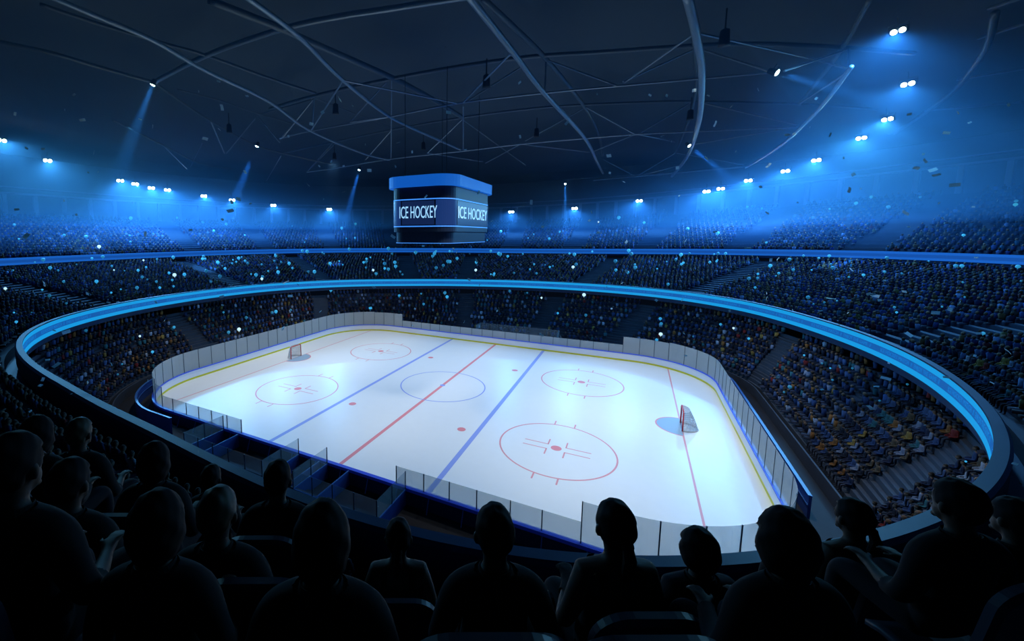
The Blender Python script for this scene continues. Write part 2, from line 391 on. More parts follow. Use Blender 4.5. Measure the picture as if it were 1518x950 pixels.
enclosure('glazed players bench right of the centre line on the near side', 0.3, 6.7, ((-0.4, 0), (0.3, 1), (2.2, 0), (6.7, 1)), -HY - 0.31, -24.2, 2.3, 1)
enclosure('long glazed penalty box behind the far side boards', -3.4, 9.2, ((-3.4, 1), (3.0, 0), (9.2, 1)), HY + 0.31, 23.3, 2.75, -1)

# curved blue barriers round both ends of the ice
def barrier(t0, t1, label, off=1.5, h=1.4):
    P = polar(rink_outline(off)[0]); ts = np.linspace(t0, t1, 70)
    b = empty('crowd_barrier'); tag(b, label, 'barrier')
    MB().loft([[p3(float(P(t)) + o, t, z) for o, z in ((0, -0.06), (0, h), (0.14, h), (0.14, -0.06))] for t in ts], closed_profile=True).build('barrier_panel', M['barrier'], b)
    for z in (h, h * 0.55):
        MB().loft([[p3(float(P(t)) + o, t, zz) for o, zz in ((-0.05, z), (-0.05, z + 0.05), (0.16 if z == h else -0.003, z + 0.05), (0.16 if z == h else -0.003, z))] for t in ts], closed_profile=True).build('barrier_rail', M['barriercap'], b)
_b = on_z(1178, 745, 0.7)
barrier(math.atan2(_b[1], _b[0]), 0.55, 'curved dark blue barrier behind the right end glass')
barrier(-2.62 - 0.05, -2.62 + 0.42, 'curved dark blue barrier behind the left end glass')
barrier(-0.64, -0.56, 'short curved blue barrier at the foot of the right-hand stairs', 2.6, 1.2)

# ------------------------------------------------------------------ stands
def stand(name, rin, rout, zin, zout, n, m, label, bench=0.4):
    """stepped terrace: every row is a footway and a raised bench behind it"""
    rings = []
    for t in TH:
        ri, ro, zi, zo = float(rin(t)), float(rout(t)), float(zin(t)), float(zout(t)); pr = []
        for k in range(n):
            a = ri + (ro - ri) * k / n; b = ri + (ro - ri) * (k + 0.52) / n; c = ri + (ro - ri) * (k + 1) / n; z = zi + (zo - zi) * k / n; h = min(bench, (zo - zi) / n * 0.95 if (zo - zi) / n > 0.5 else bench)
            pr += [p3(a, t, z), p3(b, t, z), p3(b, t, z + h), p3(c, t, z + h)]
        pr = [p3(ri, t, zi - 0.9)] + pr
        rings.append(pr)
    tag(MB().loft(rings, closed_ring=True).build(name, m), label, 'grandstand', kind='structure')
LOW = (lambda t: RRINK(t) + 0.55, lambda t: RLOW(t) + 0.9, lambda t: 0.85 + 0 * t, lambda t: 6.6 + 0 * t, 9)
MID = (lambda t: RLOW(t) + 1.0, lambda t: RUP(t) - 0.3, lambda t: 8.1 + 0 * t, lambda t: ZUP(t) - 2.1, 22)
UPR = (lambda t: RUP(t) + 0.6, lambda t: ROUT(t) - 0.6, lambda t: ZUP(t) - 0.6, lambda t: ZFAC(t) - 4.0, 17)
stand('lower_stand', *LOW, M['concrete'], 'lower terraced stand around the rink filled with spectators')
stand('middle_stand', *MID, M['concrete2'], 'middle terraced stand above the glowing lower ribbon')
stand('upper_stand', *UPR, M['concrete2'], 'upper terraced stand under the lamps')
tag(annulus_band('wall_lower', [(RRINK, lambda t: -0.06), (RRINK, lambda t: 1.0), (lambda t: RRINK(t) + 0.12, lambda t: 1.0), (lambda t: RRINK(t) + 0.12, lambda t: 0.8)], M['concrete']), 'low dark wall at the foot of the lower stand', 'wall', kind='structure')
# parapet carrying the lower ribbon
so = annulus_band('parapet', [(lambda t: RLOW(t) + 3.2, lambda t: ZLB - 0.55), (lambda t: RLOW(t) + 0.1, lambda t: ZLB - 0.55), (lambda t: RLOW(t) + 0.1, lambda t: ZLB - 0.05), (lambda t: RLOW(t) + 0.02, lambda t: ZLB - 0.05), (lambda t: RLOW(t) + 0.02, lambda t: ZLT + 0.02), (lambda t: RLOW(t) - 0.12, lambda t: ZLT + 0.02), (lambda t: RLOW(t) - 0.12, lambda t: ZLT + 0.12),
    (lambda t: RLOW(t) + 0.24, lambda t: ZLT + 0.12), (lambda t: RLOW(t) + 0.34, lambda t: ZLT), (lambda t: RLOW(t) + 0.34, lambda t: 8.0)], M['parapet'])
tag(so, 'dark blue balcony parapet circling the rink above the lower stand', 'parapet', kind='structure')
lr = empty('led_ribbon_board'); tag(lr, 'bright cyan oval light ribbon around the lower balcony with faint lettering', 'LED ribbon')
H = ZLT - ZLB
for nm, a, b, mm in (('lower_band', 0.0, 0.30, 'led'), ('message_band', 0.31, 0.70, 'ledmid'), ('upper_band', 0.71, 1.0, 'led')):
    annulus_band(nm, [(lambda t: RLOW(t) + 0.02, lambda t, a=a: ZLB + H * a), (lambda t: RLOW(t) - 0.06, lambda t, a=a: ZLB + H * a), (lambda t: RLOW(t) - 0.06, lambda t, b=b: ZLB + H * b), (lambda t: RLOW(t) + 0.02, lambda t, b=b: ZLB + H * b)], M[mm], lr)
# the messages running round the ribbon
tm = text_mesh('ICE HOCKEY MATCH  //  ENJOY THE GAME  //', 0.42, 0.02)
co = np.array([v.co[:] for v in tm.vertices]); Wt = co[:, 0].max() - co[:, 0].min() + 1.2
rr = RLOW(TH); pp = xy(rr, TH); pp = np.vstack([pp, pp[:1]]); ss = np.concatenate([[0], np.cumsum(np.hypot(*np.diff(pp, axis=0).T))]); tt = np.concatenate([TH, [PI]])
nrep = int(ss[-1] / Wt)
for k in range(nrep):
    sc = ss[-1] * (k + 0.5) / nrep - co[:, 0]
    t = np.interp(sc % ss[-1], ss, tt); r = RLOW(t) - 0.072 - co[:, 2]
    me = tm.copy(); me.vertices.foreach_set('co', np.stack([r * np.cos(t), r * np.sin(t), ZLB + H * 0.505 + co[:, 1]], 1).ravel().astype(np.float32)); me.materials.append(M['ledtext'])
    link('lettering', me, lr)
# upper ribbon
ur = empty('led_ribbon_board'); tag(ur, 'long royal blue light ribbon along the upper balcony', 'LED ribbon')
tsu = np.linspace(-0.35, PI + 0.75, 420)
for nm, a, b, mm in (('lower_band', 0.0, 0.3, 'led2'), ('message_band', 0.3, 0.7, 'led2mid'), ('upper_band', 0.7, 1.0, 'led2')):
    annulus_band(nm, [(lambda t: RUP(t) + 0.0, lambda t, a=a: ZUP(t) - 1.0 + a), (lambda t: RUP(t) - 0.08, lambda t, a=a: ZUP(t) - 1.0 + a), (lambda t: RUP(t) - 0.08, lambda t, b=b: ZUP(t) - 1.0 + b), (lambda t: RUP(t), lambda t, b=b: ZUP(t) - 1.0 + b)], M[mm], ur, tsu, False)
so = annulus_band('parapet', [(lambda t: RUP(t) + 2.4, lambda t: ZUP(t) - 1.35), (lambda t: RUP(t) + 0.0, lambda t: ZUP(t) - 1.35), (lambda t: RUP(t) + 0.0, lambda t: ZUP(t)), (lambda t: RUP(t) + 0.35, lambda t: ZUP(t)), (lambda t: RUP(t) + 0.35, lambda t: ZUP(t) - 0.7)], M['parapet'], None, tsu, False)
tag(so, 'dark parapet behind the royal blue upper ribbon', 'parapet', kind='structure')
# back wall, its ledge and columns, and the roof
wl = annulus_band('wall_back', [(ROUT, lambda t: ZFAC(t) - 4.6), (ROUT, lambda t: ZFAC(t)), (ROUT, lambda t: 31.5 + 0 * t)], M['wall'], smooth=False); tag(wl, 'dark back wall above the upper stand', 'wall', kind='structure')
for dz, h in ((0.0, 0.35), (1.15, 0.2)):
    lg = annulus_band('trim_1' if dz == 0 else 'trim_2', [(ROUT, lambda t: ZFAC(t) + dz), (lambda t: ROUT(t) - 0.7, lambda t: ZFAC(t) + dz), (lambda t: ROUT(t) - 0.7, lambda t: ZFAC(t) + dz + h), (ROUT, lambda t: ZFAC(t) + dz + h)], M['column'])
    tag(lg, 'pale ledge running along the back wall' if dz == 0 else 'thin pale rail above the back wall ledge', 'ledge', kind='structure')
cols = None
tcs = np.arange(-0.30, PI + 0.55, 0.056)
for t in tcs:
    z1 = float(ZFAC(t)); o = MB().box(-0.32, 0.32, -0.5, 0.0, 0, 4.0).build('column', M['column']) if cols is None else cols.copy()
    if cols is None: cols = o
    else: C.objects.link(o)
    r = float(ROUT(t)) - 0.05; o.location = p3(r, t, z1 - 4.0); o.rotation_euler = (0, 0, t + PI / 2 + PI)
    tag(o, 'pale pilaster on the back wall of the upper stand', 'column', 'pilasters along the back wall', 'structure')
def ZROOF(rho): return 37.0 - 5.4 * rho ** 4
rings = []
for t in TH[::4]:
    R = float(ROUT(t)); rings.append([p3(R * q, t, ZROOF(q)) for q in np.linspace(0.001, 1.0, 14)] + [p3(R, t, 32.6), p3(R * 0.001, t, 37.6)])
tag(MB().loft(rings, closed_ring=True, closed_profile=True).build('ceiling', M['roof']), 'dark shallow domed roof deck over the arena', 'roof', kind='structure')

# ------------------------------------------------------------------ roof steelwork (two layers of nodes)
ZT, ZB = 33.0, 29.5
def node(p):
    x, y, l = p; return on_z(x, y, ZT if l == 't' else ZB if l == 'b' else ZB + (ZT - ZB) * max(0, min(1, (500 - x) / 272)))
def smoothpts(P, k=6):
    P = [np.array(p) for p in P]
    if len(P) < 3: return P
    out = []
    for i in range(len(P) - 1):
        p0 = P[max(0, i - 1)]; p1 = P[i]; p2 = P[i + 1]; p3_ = P[min(len(P) - 1, i + 2)]
        for j in range(k):
            t = j / k; out.append(0.5 * ((2 * p1) + (-p0 + p2) * t + (2 * p0 - 5 * p1 + 4 * p2 - p3_) * t * t + (-p0 + 3 * p1 - 3 * p2 + p3_) * t ** 3))
    return out + [P[-1]]
CH = [  # label, thickness, material, pixel nodes with layer
 ('pale steel rib sweeping down right of centre across the roof', .40, 'steel', 'b', [(690, -12), (762, 79), (807, 138), (868, 206), (885, 240), (894, 257)]),
 ('dim upper chord above the pale rib right of centre', .42, 'steeld', 't', [(716, -2), (767, 45), (812, 90), (868, 160), (888, 200), (894, 231)]),
 ('broad pale rib hanging down right of the middle of the roof', .50, 'steel', 'b', [(1019, -8), (1034, 60), (1041, 117), (1035, 186), (1018, 234), (996, 262)]),
 ('dim upper chord beside the broad right rib', .35, 'steeld', 't', [(1029, 60), (1034, 120), (1024, 170), (1002, 227)]),
 ('long curved purlin from the left lamp to the top of the roof', .42, 'steel', 't', [(228, 122), (306, 82), (418, 43), (500, 25), (565, 15), (663, 0), (720, -8)]),
 ('long second purlin arching across the whole roof', .38, 'steeld', 't', [(400, 161), (466, 142), (594, 114), (762, 87), (900, 77), (1034, 68), (1135, 66), (1258, 72), (1356, 80)]),
 ('third dim purlin arching across the roof', .30, 'steeld', 't', [(420, 227), (578, 193), (710, 171), (828, 158), (961, 152), (1027, 151), (1185, 155), (1300, 163)]),
 ('thin pale bottom chord crossing the middle of the roof', .17, 'steel', 'b', [(415, 205), (461, 194), (578, 173), (680, 153), (808, 138), (914, 128), (1040, 117), (1147, 108)]),
 ('thin pale bottom chord above the scoreboard', .20, 'steel', 'b', [(456, 255), (499, 249), (578, 236), (687, 224), (772, 214), (861, 206), (945, 199.5), (1021, 196), (1179, 189)]),
 ('thin low chord at the far right of the roof', .22, 'steel', 'b', [(880, 268), (944, 262), (1002, 257), (1103, 248)]),
 ('diagonal rib left of the middle reaching down to the scoreboard', .30, 'steel', 'b', [(352, -14), (400, 20), (449, 59), (509, 119), (578, 173), (640, 203), (683, 222)]),
 ('diagonal rib from the far left to the scoreboard', .30, 'steel', 'b', [(60, -12), (140, 22), (228, 60), (306, 105), (400, 151), (461, 194), (540, 228), (578, 237)]),
 ('wide dim upper strut at the top left of the roof', .55, 'steeld', 't', [(310, 0), (412, 40), (470, 66), (581, 115), (640, 146), (687, 175)]),
 ('long dim chord running from the left lamp to the lower left', .26, 'steeld', 'm', [(228, 122), (311, 178), (382, 216), (440, 232), (500, 245)]),
 ('faint beam at the upper left edge of the roof', .40, 'steeld', 't', [(-10, 60), (75, 78), (150, 100), (228, 122)]),
 ('faint diagonal chord at the left of the roof', .30, 'steeld', 't', [(60, 6), (150, 36), (240, 63), (306, 82), (400, 116), (468, 138)]),
 ('low thin chord at the left above the lamps', .22, 'steeld', 'b', [(168, 178), (240, 214), (296, 242), (345, 250)]),
 ('thin chord joining two left truss lamps', .18, 'steeld', 't', [(263, 132), (330, 150), (382, 168), (464, 192)]),
 ('dim rib at the right hung with lamps', .34, 'steel', 'b', [(1262, 100), (1225, 150), (1188, 189), (1150, 222), (1106, 249)]),
 ('dim upper chord of the right lamp rib', .36, 'steeld', 't', [(1290, 0), (1251, 69), (1215, 118), (1185, 155)]),
 ('curved dim edge beam at the right of the roof', .45, 'steeld', 't', [(1476, 20), (1457, 82), (1403, 145), (1321, 202)]),
]
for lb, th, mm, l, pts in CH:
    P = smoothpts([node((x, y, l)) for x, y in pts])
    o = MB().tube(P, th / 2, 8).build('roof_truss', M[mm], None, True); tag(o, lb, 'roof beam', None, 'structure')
WEB = [(509, 119, 'b', 461, 194, 'b'), (509, 119, 'b', 677, 153, 'b'), (573, 122, 't', 519, 181, 'b'), (519, 181, 'b', 578, 173, 'b'), (757, 80, 'b', 687, 152, 'b'), (772, 100, 't', 690, 152, 'b'), (687, 176, 't', 634, 227, 'b'),
 (634, 227, 'b', 716, 240, 'b'), (580, 194, 't', 542, 237, 'b'), (499, 211, 't', 456, 254, 'b'), (466, 143, 't', 463, 193, 'b'), (581, 115, 't', 580, 236, 'b'), (687, 157, 'b', 687, 224, 'b'), (810, 90, 't', 808, 138, 'b'), (772, 214, 'b', 720, 242, 'b'),
 (772, 214, 'b', 874, 226, 'b'), (866, 161, 't', 779, 209, 'b'), (812, 89, 't', 914, 127, 'b'), (466, 145, 't', 581, 189, 't'), (464, 148, 't', 420, 203, 'b'), (1027, 52, 'b', 926, 123, 'b'), (1029, 74, 't', 924, 122, 'b'), (1037, 50, 'b', 1200, 87, 't'),
 (1200, 87, 't', 1262, 104, 'b'), (1038, 73, 't', 1147, 108, 'b'), (868, 159, 't', 942, 199.5, 'b'), (942, 199.5, 'b', 880, 225, 'b'), (1024, 153, 't', 947, 199, 'b'), (1040, 153, 't', 1182, 186, 'b'), (1021, 216, 'b', 1182, 189, 'b'), (947, 200, 'b', 1002, 211, 'b'),
 (1002, 227, 't', 1103, 245, 'b'), (1002, 227, 't', 944, 262, 'b'), (895, 237, 't', 944, 263, 'b'), (944, 262, 'b', 1007, 246, 'b'), (313, 180, 'b', 333, 227, 'b'), (379, 175, 't', 336, 227, 'b'), (244, 217, 'b', 277, 250, 'b'), (300, 212, 't', 282, 247, 'b'),
 (380, 171, 't', 464, 147, 't'), (382, 171, 't', 415, 211, 'b'), (464, 148, 't', 416, 206, 'b'), (494, 211, 't', 455, 255, 'b'), (417, 231, 'b', 395, 268, 'b'), (1258, 72, 't', 1258, 107, 'b'), (1257, 74, 't', 1163, 106, 'b'), (1258, 107, 'b', 1185, 155, 't'), (687, 178, 't', 779, 245, 'b')]
for a, b, l, c, d, k in WEB:
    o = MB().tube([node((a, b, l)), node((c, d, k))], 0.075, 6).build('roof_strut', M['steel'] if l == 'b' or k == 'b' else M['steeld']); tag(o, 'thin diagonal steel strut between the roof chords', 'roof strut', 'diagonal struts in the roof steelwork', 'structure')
for i, (a, b, c, d) in enumerate([(1450, 58, 1530, 33), (1419, 119, 1530, 101), (1371, 165, 1514, 152.5), (1316, 199, 1431, 195), (1259, 225, 1349, 225), (1465, 14, 1515, -2)]):
    o = MB().tube([node((a, b, 't')), node((c, d, 't'))], 0.13, 6).build('roof_purlin', M['steel']); tag(o, 'pale straight purlin end at the right edge of the roof', 'roof purlin', 'purlin ends at the right edge of the roof', 'structure')

# ------------------------------------------------------------------ scoreboard cube
def rrect(x0, x1, y0, y1, r, n=8):
    P = []
    for cx, cy, a0 in ((x1 - r, y0 + r, -PI / 2), (x1 - r, y1 - r, 0), (x0 + r, y1 - r, PI / 2), (x0 + r, y0 + r, PI)):
        for k in range(n + 1): t = a0 + PI / 2 * k / n; P.append((cx + r * math.cos(t), cy + r * math.sin(t)))
    return P
SX0, SX1, SY0, SY1, SR = -2.6, 4.0, -7.6, 4.3, 1.6
scx, scy = (SX0 + SX1) / 2, (SY0 + SY1) / 2
cube = empty('scoreboard', (scx, scy, 16.55)); tag(cube, 'hanging dark scoreboard reading ICE HOCKEY under a blue light ring', 'scoreboard')
def ringband(o0, z0, z1, name, m, th=0.0):
    P = rrect(SX0 - scx - o0, SX1 - scx + o0, SY0 - scy - o0, SY1 - scy + o0, SR + o0)
    return MB().poly(P, z0 - 16.55, z1 - 16.55).build(name, m, cube)
ringband(0.0, 17.6, 22.0, 'body', M['cubebody'])
ringband(-0.25, 16.55, 17.6, 'lower_skirt', M['cubebody'])
ringband(0.45, 21.75, 22.75, 'light_ring', M['cubering'])
ringband(0.03, 20.55, 20.65, 'light_line', M['cubeline']); ringband(0.03, 18.05, 18.15, 'light_line', M['cubeline'])
ringband(-0.2, 16.50, 16.55, 'base_line', M['cubeline'])
def scr(name, a, b, n, m, z0=18.25, z1=20.45, th=0.03):
    return MB().bar((a[0] + n[0] * 0.02, a[1] + n[1] * 0.02, (z0 + z1) / 2 - 16.55), (b[0] + n[0] * 0.02, b[1] + n[1] * 0.02, (z0 + z1) / 2 - 16.55), th, z1 - z0).build(name, m, cube)
faces = [((SX0 + SR, SY0), (SX1 - SR, SY0), (0, -1)), ((SX1, SY0 + SR), (SX1, SY1 - SR), (1, 0)), ((SX1 - SR, SY1), (SX0 + SR, SY1), (0, 1)), ((SX0, SY1 - SR), (SX0, SY0 + SR), (-1, 0))]
for a, b, n in faces:
    a = np.array(a) - (scx, scy); b = np.array(b) - (scx, scy); W = np.hypot(*(b - a)) + 1.3
    s = scr('screen', a, b, n, M['cubescreen'])
    tme = text_mesh('ICE HOCKEY', 1.0, 0.03); cc = np.array([v.co[:] for v in tme.vertices]); wid = cc[:, 0].max() - cc[:, 0].min()
    hh = 1.12 / (cc[:, 1].max() - cc[:, 1].min()); tme.transform(Matrix.Diagonal((W * 0.84 / wid, hh, 1, 1)))
    tme.materials.append(M['cubetext']); t = link('lettering', tme, s)
    mid = (a + b) / 2; ang = math.atan2((b - a)[1], (b - a)[0])
    t.matrix_local = Matrix.Translation((mid[0] + n[0] * 0.06, mid[1] + n[1] * 0.06, 19.35 - 16.55)) @ Matrix.Rotation(ang, 4, 'Z') @ Matrix.Rotation(PI / 2, 4, 'X')
for cx, cy, a0 in ((SX1 - SR, SY0 + SR, -PI / 2), (SX1 - SR, SY1 - SR, 0), (SX0 + SR, SY1 - SR, PI / 2), (SX0 + SR, SY0 + SR, PI)):
    rg = []
    for k in range(13):
        t = a0 + PI / 2 * (0.06 + 0.88 * k / 12); rg.append([(cx - scx + (SR + o) * math.cos(t), cy - scy + (SR + o) * math.sin(t), z - 16.55) for o, z in ((0.0, 18.2), (0.035, 18.2), (0.035, 20.5), (0.0, 20.5))])
    MB().loft(rg, closed_profile=True).build('corner_panel', M['cubecorner'], cube)
for sx in (-1, 1):
    for sy in (-1, 1): MB().tube([(sx * 2.2, sy * 4.4, 22.7 - 16.55), (sx * 2.2, sy * 4.4, ZB - 16.55 + 3)], 0.035, 6).build('hanging_cable', M['black'], cube)

# ------------------------------------------------------------------ lamps
def lamp_mesh():
    root = empty('floodlight')
    MB().box(-0.62, 0.62, -0.16, 0.22, -0.28, 0.28).build('housing', M['black'], root)
    for s in (-1, 1):
        l = MB(); n = 14; l.add([(s * 0.3 + 0.25 * math.cos(2 * PI * k / n), -0.17, 0.25 * math.sin(2 * PI * k / n)) for k in range(n)] + [(s * 0.3 + 0.21 * math.cos(2 * PI * k / n), -0.24, 0.21 * math.sin(2 * PI * k / n)) for k in range(n)],
              [(k, (k + 1) % n, n + (k + 1) % n, n + k) for k in range(n)] + [tuple(range(n, 2 * n)), tuple(range(n - 1, -1, -1))]); l.build('lens', M['lens'], root)
    y = MB(); y.bar((-0.7, 0.05, 0), (-0.7, 0.05, 0.6), 0.06); y.bar((0.7, 0.05, 0), (0.7, 0.05, 0.6), 0.06); y.bar((-0.73, 0.05, 0.6), (0.73, 0.05, 0.6), 0.06); y.bar((0, 0.05, 0.6), (0, 0.05, 1.3), 0.08)
    y.build('yoke', M['black'], root)
    return root
RLAMP = superell(68, 61, 2.3)
def lamp_pos(x, y):
    d = ray(x, y); best = None
    for s in np.arange(14, 130, 0.25):
        p = CAM + d * s
        if p[2] > 31.2 or math.hypot(p[0], p[1]) > float(RLAMP(math.atan2(p[1], p[0]))): break
        best = p
    return best
RL = [(2, 207, 1.6), (70, 237, 1.2), (178, 267, 1.5), (200, 272, .7), (224, 278, 1.2), (248, 281, .7), (302, 290, .9), (344, 296, .7), (405, 304, .7), (488, 310, .8), (758, 314, .6), (852, 309, .7), (948, 298, .8), (1048, 284, .7), (1069, 280, .9), (1110, 268, 1.0), (1165, 254, .8), (1211, 238, 1.2), (1278, 205, 1.4), (1317, 177, 1.6), (1347, 125, 1.2), (1333, 46, 1.5)]
LNAME = ['leftmost floodlight at the very edge above the upper stand', 'second floodlight from the left above the upper stand', 'large floodlight starting the cluster of four at the left', 'second floodlight of the cluster of four at the left', 'third floodlight of the cluster of four at the left', 'last floodlight of the cluster of four at the left',
 'floodlight just right of the left cluster of four', 'second floodlight right of the left cluster of four', 'floodlight midway between the left cluster and the scoreboard', 'floodlight nearest the scoreboard on its left', 'small floodlight nearest the scoreboard on its right', 'second small floodlight right of the scoreboard', 'lone floodlight in the middle of the right half',
 'small floodlight at the left of the close right-hand pair', 'floodlight at the right of the close right-hand pair', 'floodlight just right of the close right-hand pair', 'small floodlight where the right-hand curve starts to climb', 'floodlight halfway up the climbing right-hand curve', 'floodlight fourth from the top of the right-hand curve', 'bright floodlight third from the top of the right-hand curve', 'floodlight second from the top of the right-hand curve', 'topmost floodlight near the upper right corner']
lproto = lamp_mesh(); first = True
BLUE = (0.10, 0.42, 1.0)
LP = 6000
for (x, y, w), nm in zip(RL, LNAME):
    p = lamp_pos(x, y)
    o = lproto if first else copy_tree(lproto); first = False
    tgt = np.array([6.0, -8, 6]) ; d = tgt - p
    if p[0] > 25 and p[1] < 20: d = d * 0.5 + (CAM - p) * 0.5
    o.location = tuple(p); o.rotation_mode = 'QUATERNION'; o.rotation_quaternion = Vector(tuple(d)).to_track_quat('-Y', 'Z')
    dist = np.linalg.norm(p - CAM); o.scale = [0.32 + 0.0078 * dist] * 3
    tag(o, nm, 'floodlight', 'floodlights ringing the hall under the roof')
    ld = bpy.data.lights.new('flood', 'SPOT'); ld.energy = LP * w * (1.0 if dist > 45 else 0.6) * (dist / 60) * (max(1.0, dist / 65) ** 0.9); ld.color = BLUE; ld.spot_size = math.radians(150 if dist > 45 else 125); ld.spot_blend = 0.6; ld.shadow_soft_size = 0.25
    lo = bpy.data.objects.new('flood', ld); C.objects.link(lo)
    dn = np.array([-p[0] * 0.25, -p[1] * 0.25, -40.0]) if dist > 45 else np.array([25.0, 30.0, -9.0])
    dn = dn / np.linalg.norm(dn); off = d / np.linalg.norm(d) * 0.6
    lo.location = tuple(p + off * o.scale[0]); lo.rotation_mode = 'QUATERNION'; lo.rotation_quaternion = Vector(tuple(dn)).to_track_quat('-Z', 'Y')
# effect spots on the truss, each with a beam
BS = [(228, 122, (-62, -6, 17), 'effect spotlight on the far left purlin throwing a long beam'), (382, 214, (-52, 8, 12), 'effect spotlight left of centre with a faint downward beam'), (533, 250, (-40, 30, 10), 'effect spotlight just left of the scoreboard'), (838, 272, (6, 50, 10), 'effect spotlight just right of the scoreboard'), (1020, 215, (48, 40, 10), 'effect spotlight on the broad right rib'), (1147, 107, (62, 20, 20), 'effect spotlight high at the right with a long beam')]
def spot_mesh():
    root = empty('spotlight')
    MB().tube([(0, 0.35, 0), (0, 0.3, 0), (0, -0.1, 0), (0, -0.25, 0)], [0.14, 0.2, 0.22, 0.26], 14).build('housing', M['black'], root, True)
    l = MB(); l.ball((0, -0.22, 0), 0.22, 14, 8, (1, 0.5, 1)); l.build('lens', M['lenssmall'], root, True)
    y = MB(); y.bar((-0.3, 0, 0), (-0.3, 0, 0.45), 0.05); y.bar((0.3, 0, 0), (0.3, 0, 0.45), 0.05); y.bar((-0.33, 0, 0.45), (0.33, 0, 0.45), 0.05); y.build('yoke', M['black'], root)
    return root
sproto = spot_mesh(); first = True
for x, y, tg, nm in BS:
    p = on_z(x, y, (ZT if x < 300 else ZB) - 0.6); o = sproto if first else copy_tree(sproto); first = False
    d = np.array(tg, float) - p; dc = CAM - p; dd = d / np.linalg.norm(d) + 0.9 * dc / np.linalg.norm(dc)
    o.location = tuple(p); o.rotation_mode = 'QUATERNION'; o.rotation_quaternion = Vector(tuple(dd)).to_track_quat('-Y', 'Z'); tag(o, nm, 'spotlight', 'effect spotlights on the roof steelwork')
    ld = bpy.data.lights.new('beam', 'SPOT'); ld.energy = 150000 if x < 1100 else 110000; ld.color = BLUE; ld.spot_size = math.radians(9); ld.spot_blend = 0.7; ld.shadow_soft_size = 0.2
    lo = bpy.data.objects.new('beam', ld); C.objects.link(lo); lo.location = tuple(p + d / np.linalg.norm(d) * 0.6); lo.rotation_mode = 'QUATERNION'; lo.rotation_quaternion = Vector(tuple(d)).to_track_quat('-Z', 'Y')
# rink lights: eight downlights over the ice
dproto = None; k = 0
for y in (-9.0, 10.0):
    for x in (-23.0, -7.6, 7.6, 23.0):
        if dproto is None:
            dproto = empty('rink_downlight'); MB().tube([(0, 0, 1.0), (0, 0, 0.9), (0, 0, 0.15), (0, 0, 0)], [0.12, 0.26, 0.30, 0.34], 16).build('housing', M['black'], dproto, True)
            MB().tube([(0, 0, 0.14), (0, 0, 0.10)], 0.26, 16).build('lens', M['lenssmall'], dproto); MB().bar((0, 0, 1.0), (0, 0, 2.2), 0.08).build('hanger', M['black'], dproto); o = dproto
        else: o = copy_tree(dproto)
        o.location = (x, y, ZB - 0.5); tag(o, 'dark rink downlight hanging from the roof above the ice', 'downlight', 'rink downlights above the ice')
        ld = bpy.data.lights.new('rink', 'SPOT'); ld.energy = 13000 * (1.22 if abs(x) > 15 else 1.0); ld.color = (1.0, 0.975, 0.91); ld.spot_size = math.radians(70); ld.spot_blend = 1.0; ld.shadow_soft_size = 0.8
        lo = bpy.data.objects.new('rink', ld); C.objects.link(lo); lo.location = (x, y, ZB - 0.52)
# haze hanging under the roof above the seats
hz = bpy.data.materials.new('haze'); hz.use_nodes = True; nt = hz.node_tree; nt.nodes.clear()
ho = nt.nodes.new('ShaderNodeOutputMaterial'); hv = nt.nodes.new('ShaderNodeVolumeScatter'); hv.inputs['Color'].default_value = (0.15, 0.44, 1.0, 1); hv.inputs['Density'].default_value = 0.015; hv.inputs['Anisotropy'].default_value = 0.15
nt.links.new(hv.outputs[0], ho.inputs['Volume'])
rings = [[p3(float(RLOW(t)) * 0.88, t, 19.0), p3(float(RUP(t)) - 2.0, t, 18.6), p3(float(RUP(t)) + 1.2, t, float(ZUP(t)) + 0.5), p3(float(ROUT(t)) - 1.0, t, float(ZUP(t)) + 0.5), p3(float(ROUT(t)) - 1.0, t, 31.2), p3(float(RLOW(t)) * 0.40, t, 33.2), p3(float(RLOW(t)) * 0.40, t, 30.2), p3(float(RLOW(t)) * 0.70, t, 29.5)] for t in TH[::6]]
tag(MB().loft(rings, closed_ring=True, closed_profile=True).build('haze', hz), 'thin blue haze hanging under the roof around the lamps', 'haze', kind='stuff')

# ------------------------------------------------------------------ spectators
PAL = [(0.02, 0.035, 0.09), (0.03, 0.06, 0.16), (0.012, 0.016, 0.03), (0.05, 0.09, 0.2), (0.16, 0.2, 0.3), (0.32, 0.36, 0.45), (0.2, 0.09, 0.03), (0.16, 0.02, 0.02), (0.03, 0.12, 0.15), (0.015, 0.02, 0.05), (0.09, 0.07, 0.05), (0.25, 0.17, 0.05)]
PW = np.array([14, 12, 16, 9, 6, 4, 4, 2.5, 5, 14, 6, 2]); PW = PW / PW.sum()
def seats_of(st, aisles, pitch, half, jitter=0.035):
    rin, rout, zin, zout, n = st; out = []
    for k in range(n):
        f = (k + 0.70) / n
        r = rin(TH) + (rout(TH) - rin(TH)) * f; P = xy(r, TH); P = np.vstack([P, P[:1]]); s = np.concatenate([[0], np.cumsum(np.hypot(*np.diff(P, axis=0).T))]); T = np.concatenate([TH, [PI]])
        for q in np.arange(0, s[-1], pitch):
            t = float(np.interp(q, s, T)); rr = float(np.interp(q, s, np.append(r, r[0])))
            if any(abs(((t - a + PI) % (2 * PI)) - PI) * rr < half for a in aisles): continue
            zi, zo = float(zin(t)), float(zout(t)); dz = (zo - zi) / n; b = min(0.4, dz * 0.95 if dz > 0.5 else 0.4)
            out.append((rr * math.cos(t) + RS.uniform(-jitter, jitter), rr * math.sin(t) + RS.uniform(-jitter, jitter), zi + dz * k + b, t, k))
    return out
def th_of(x, y, z): p = on_z(x, y, z); return math.atan2(p[1], p[0])
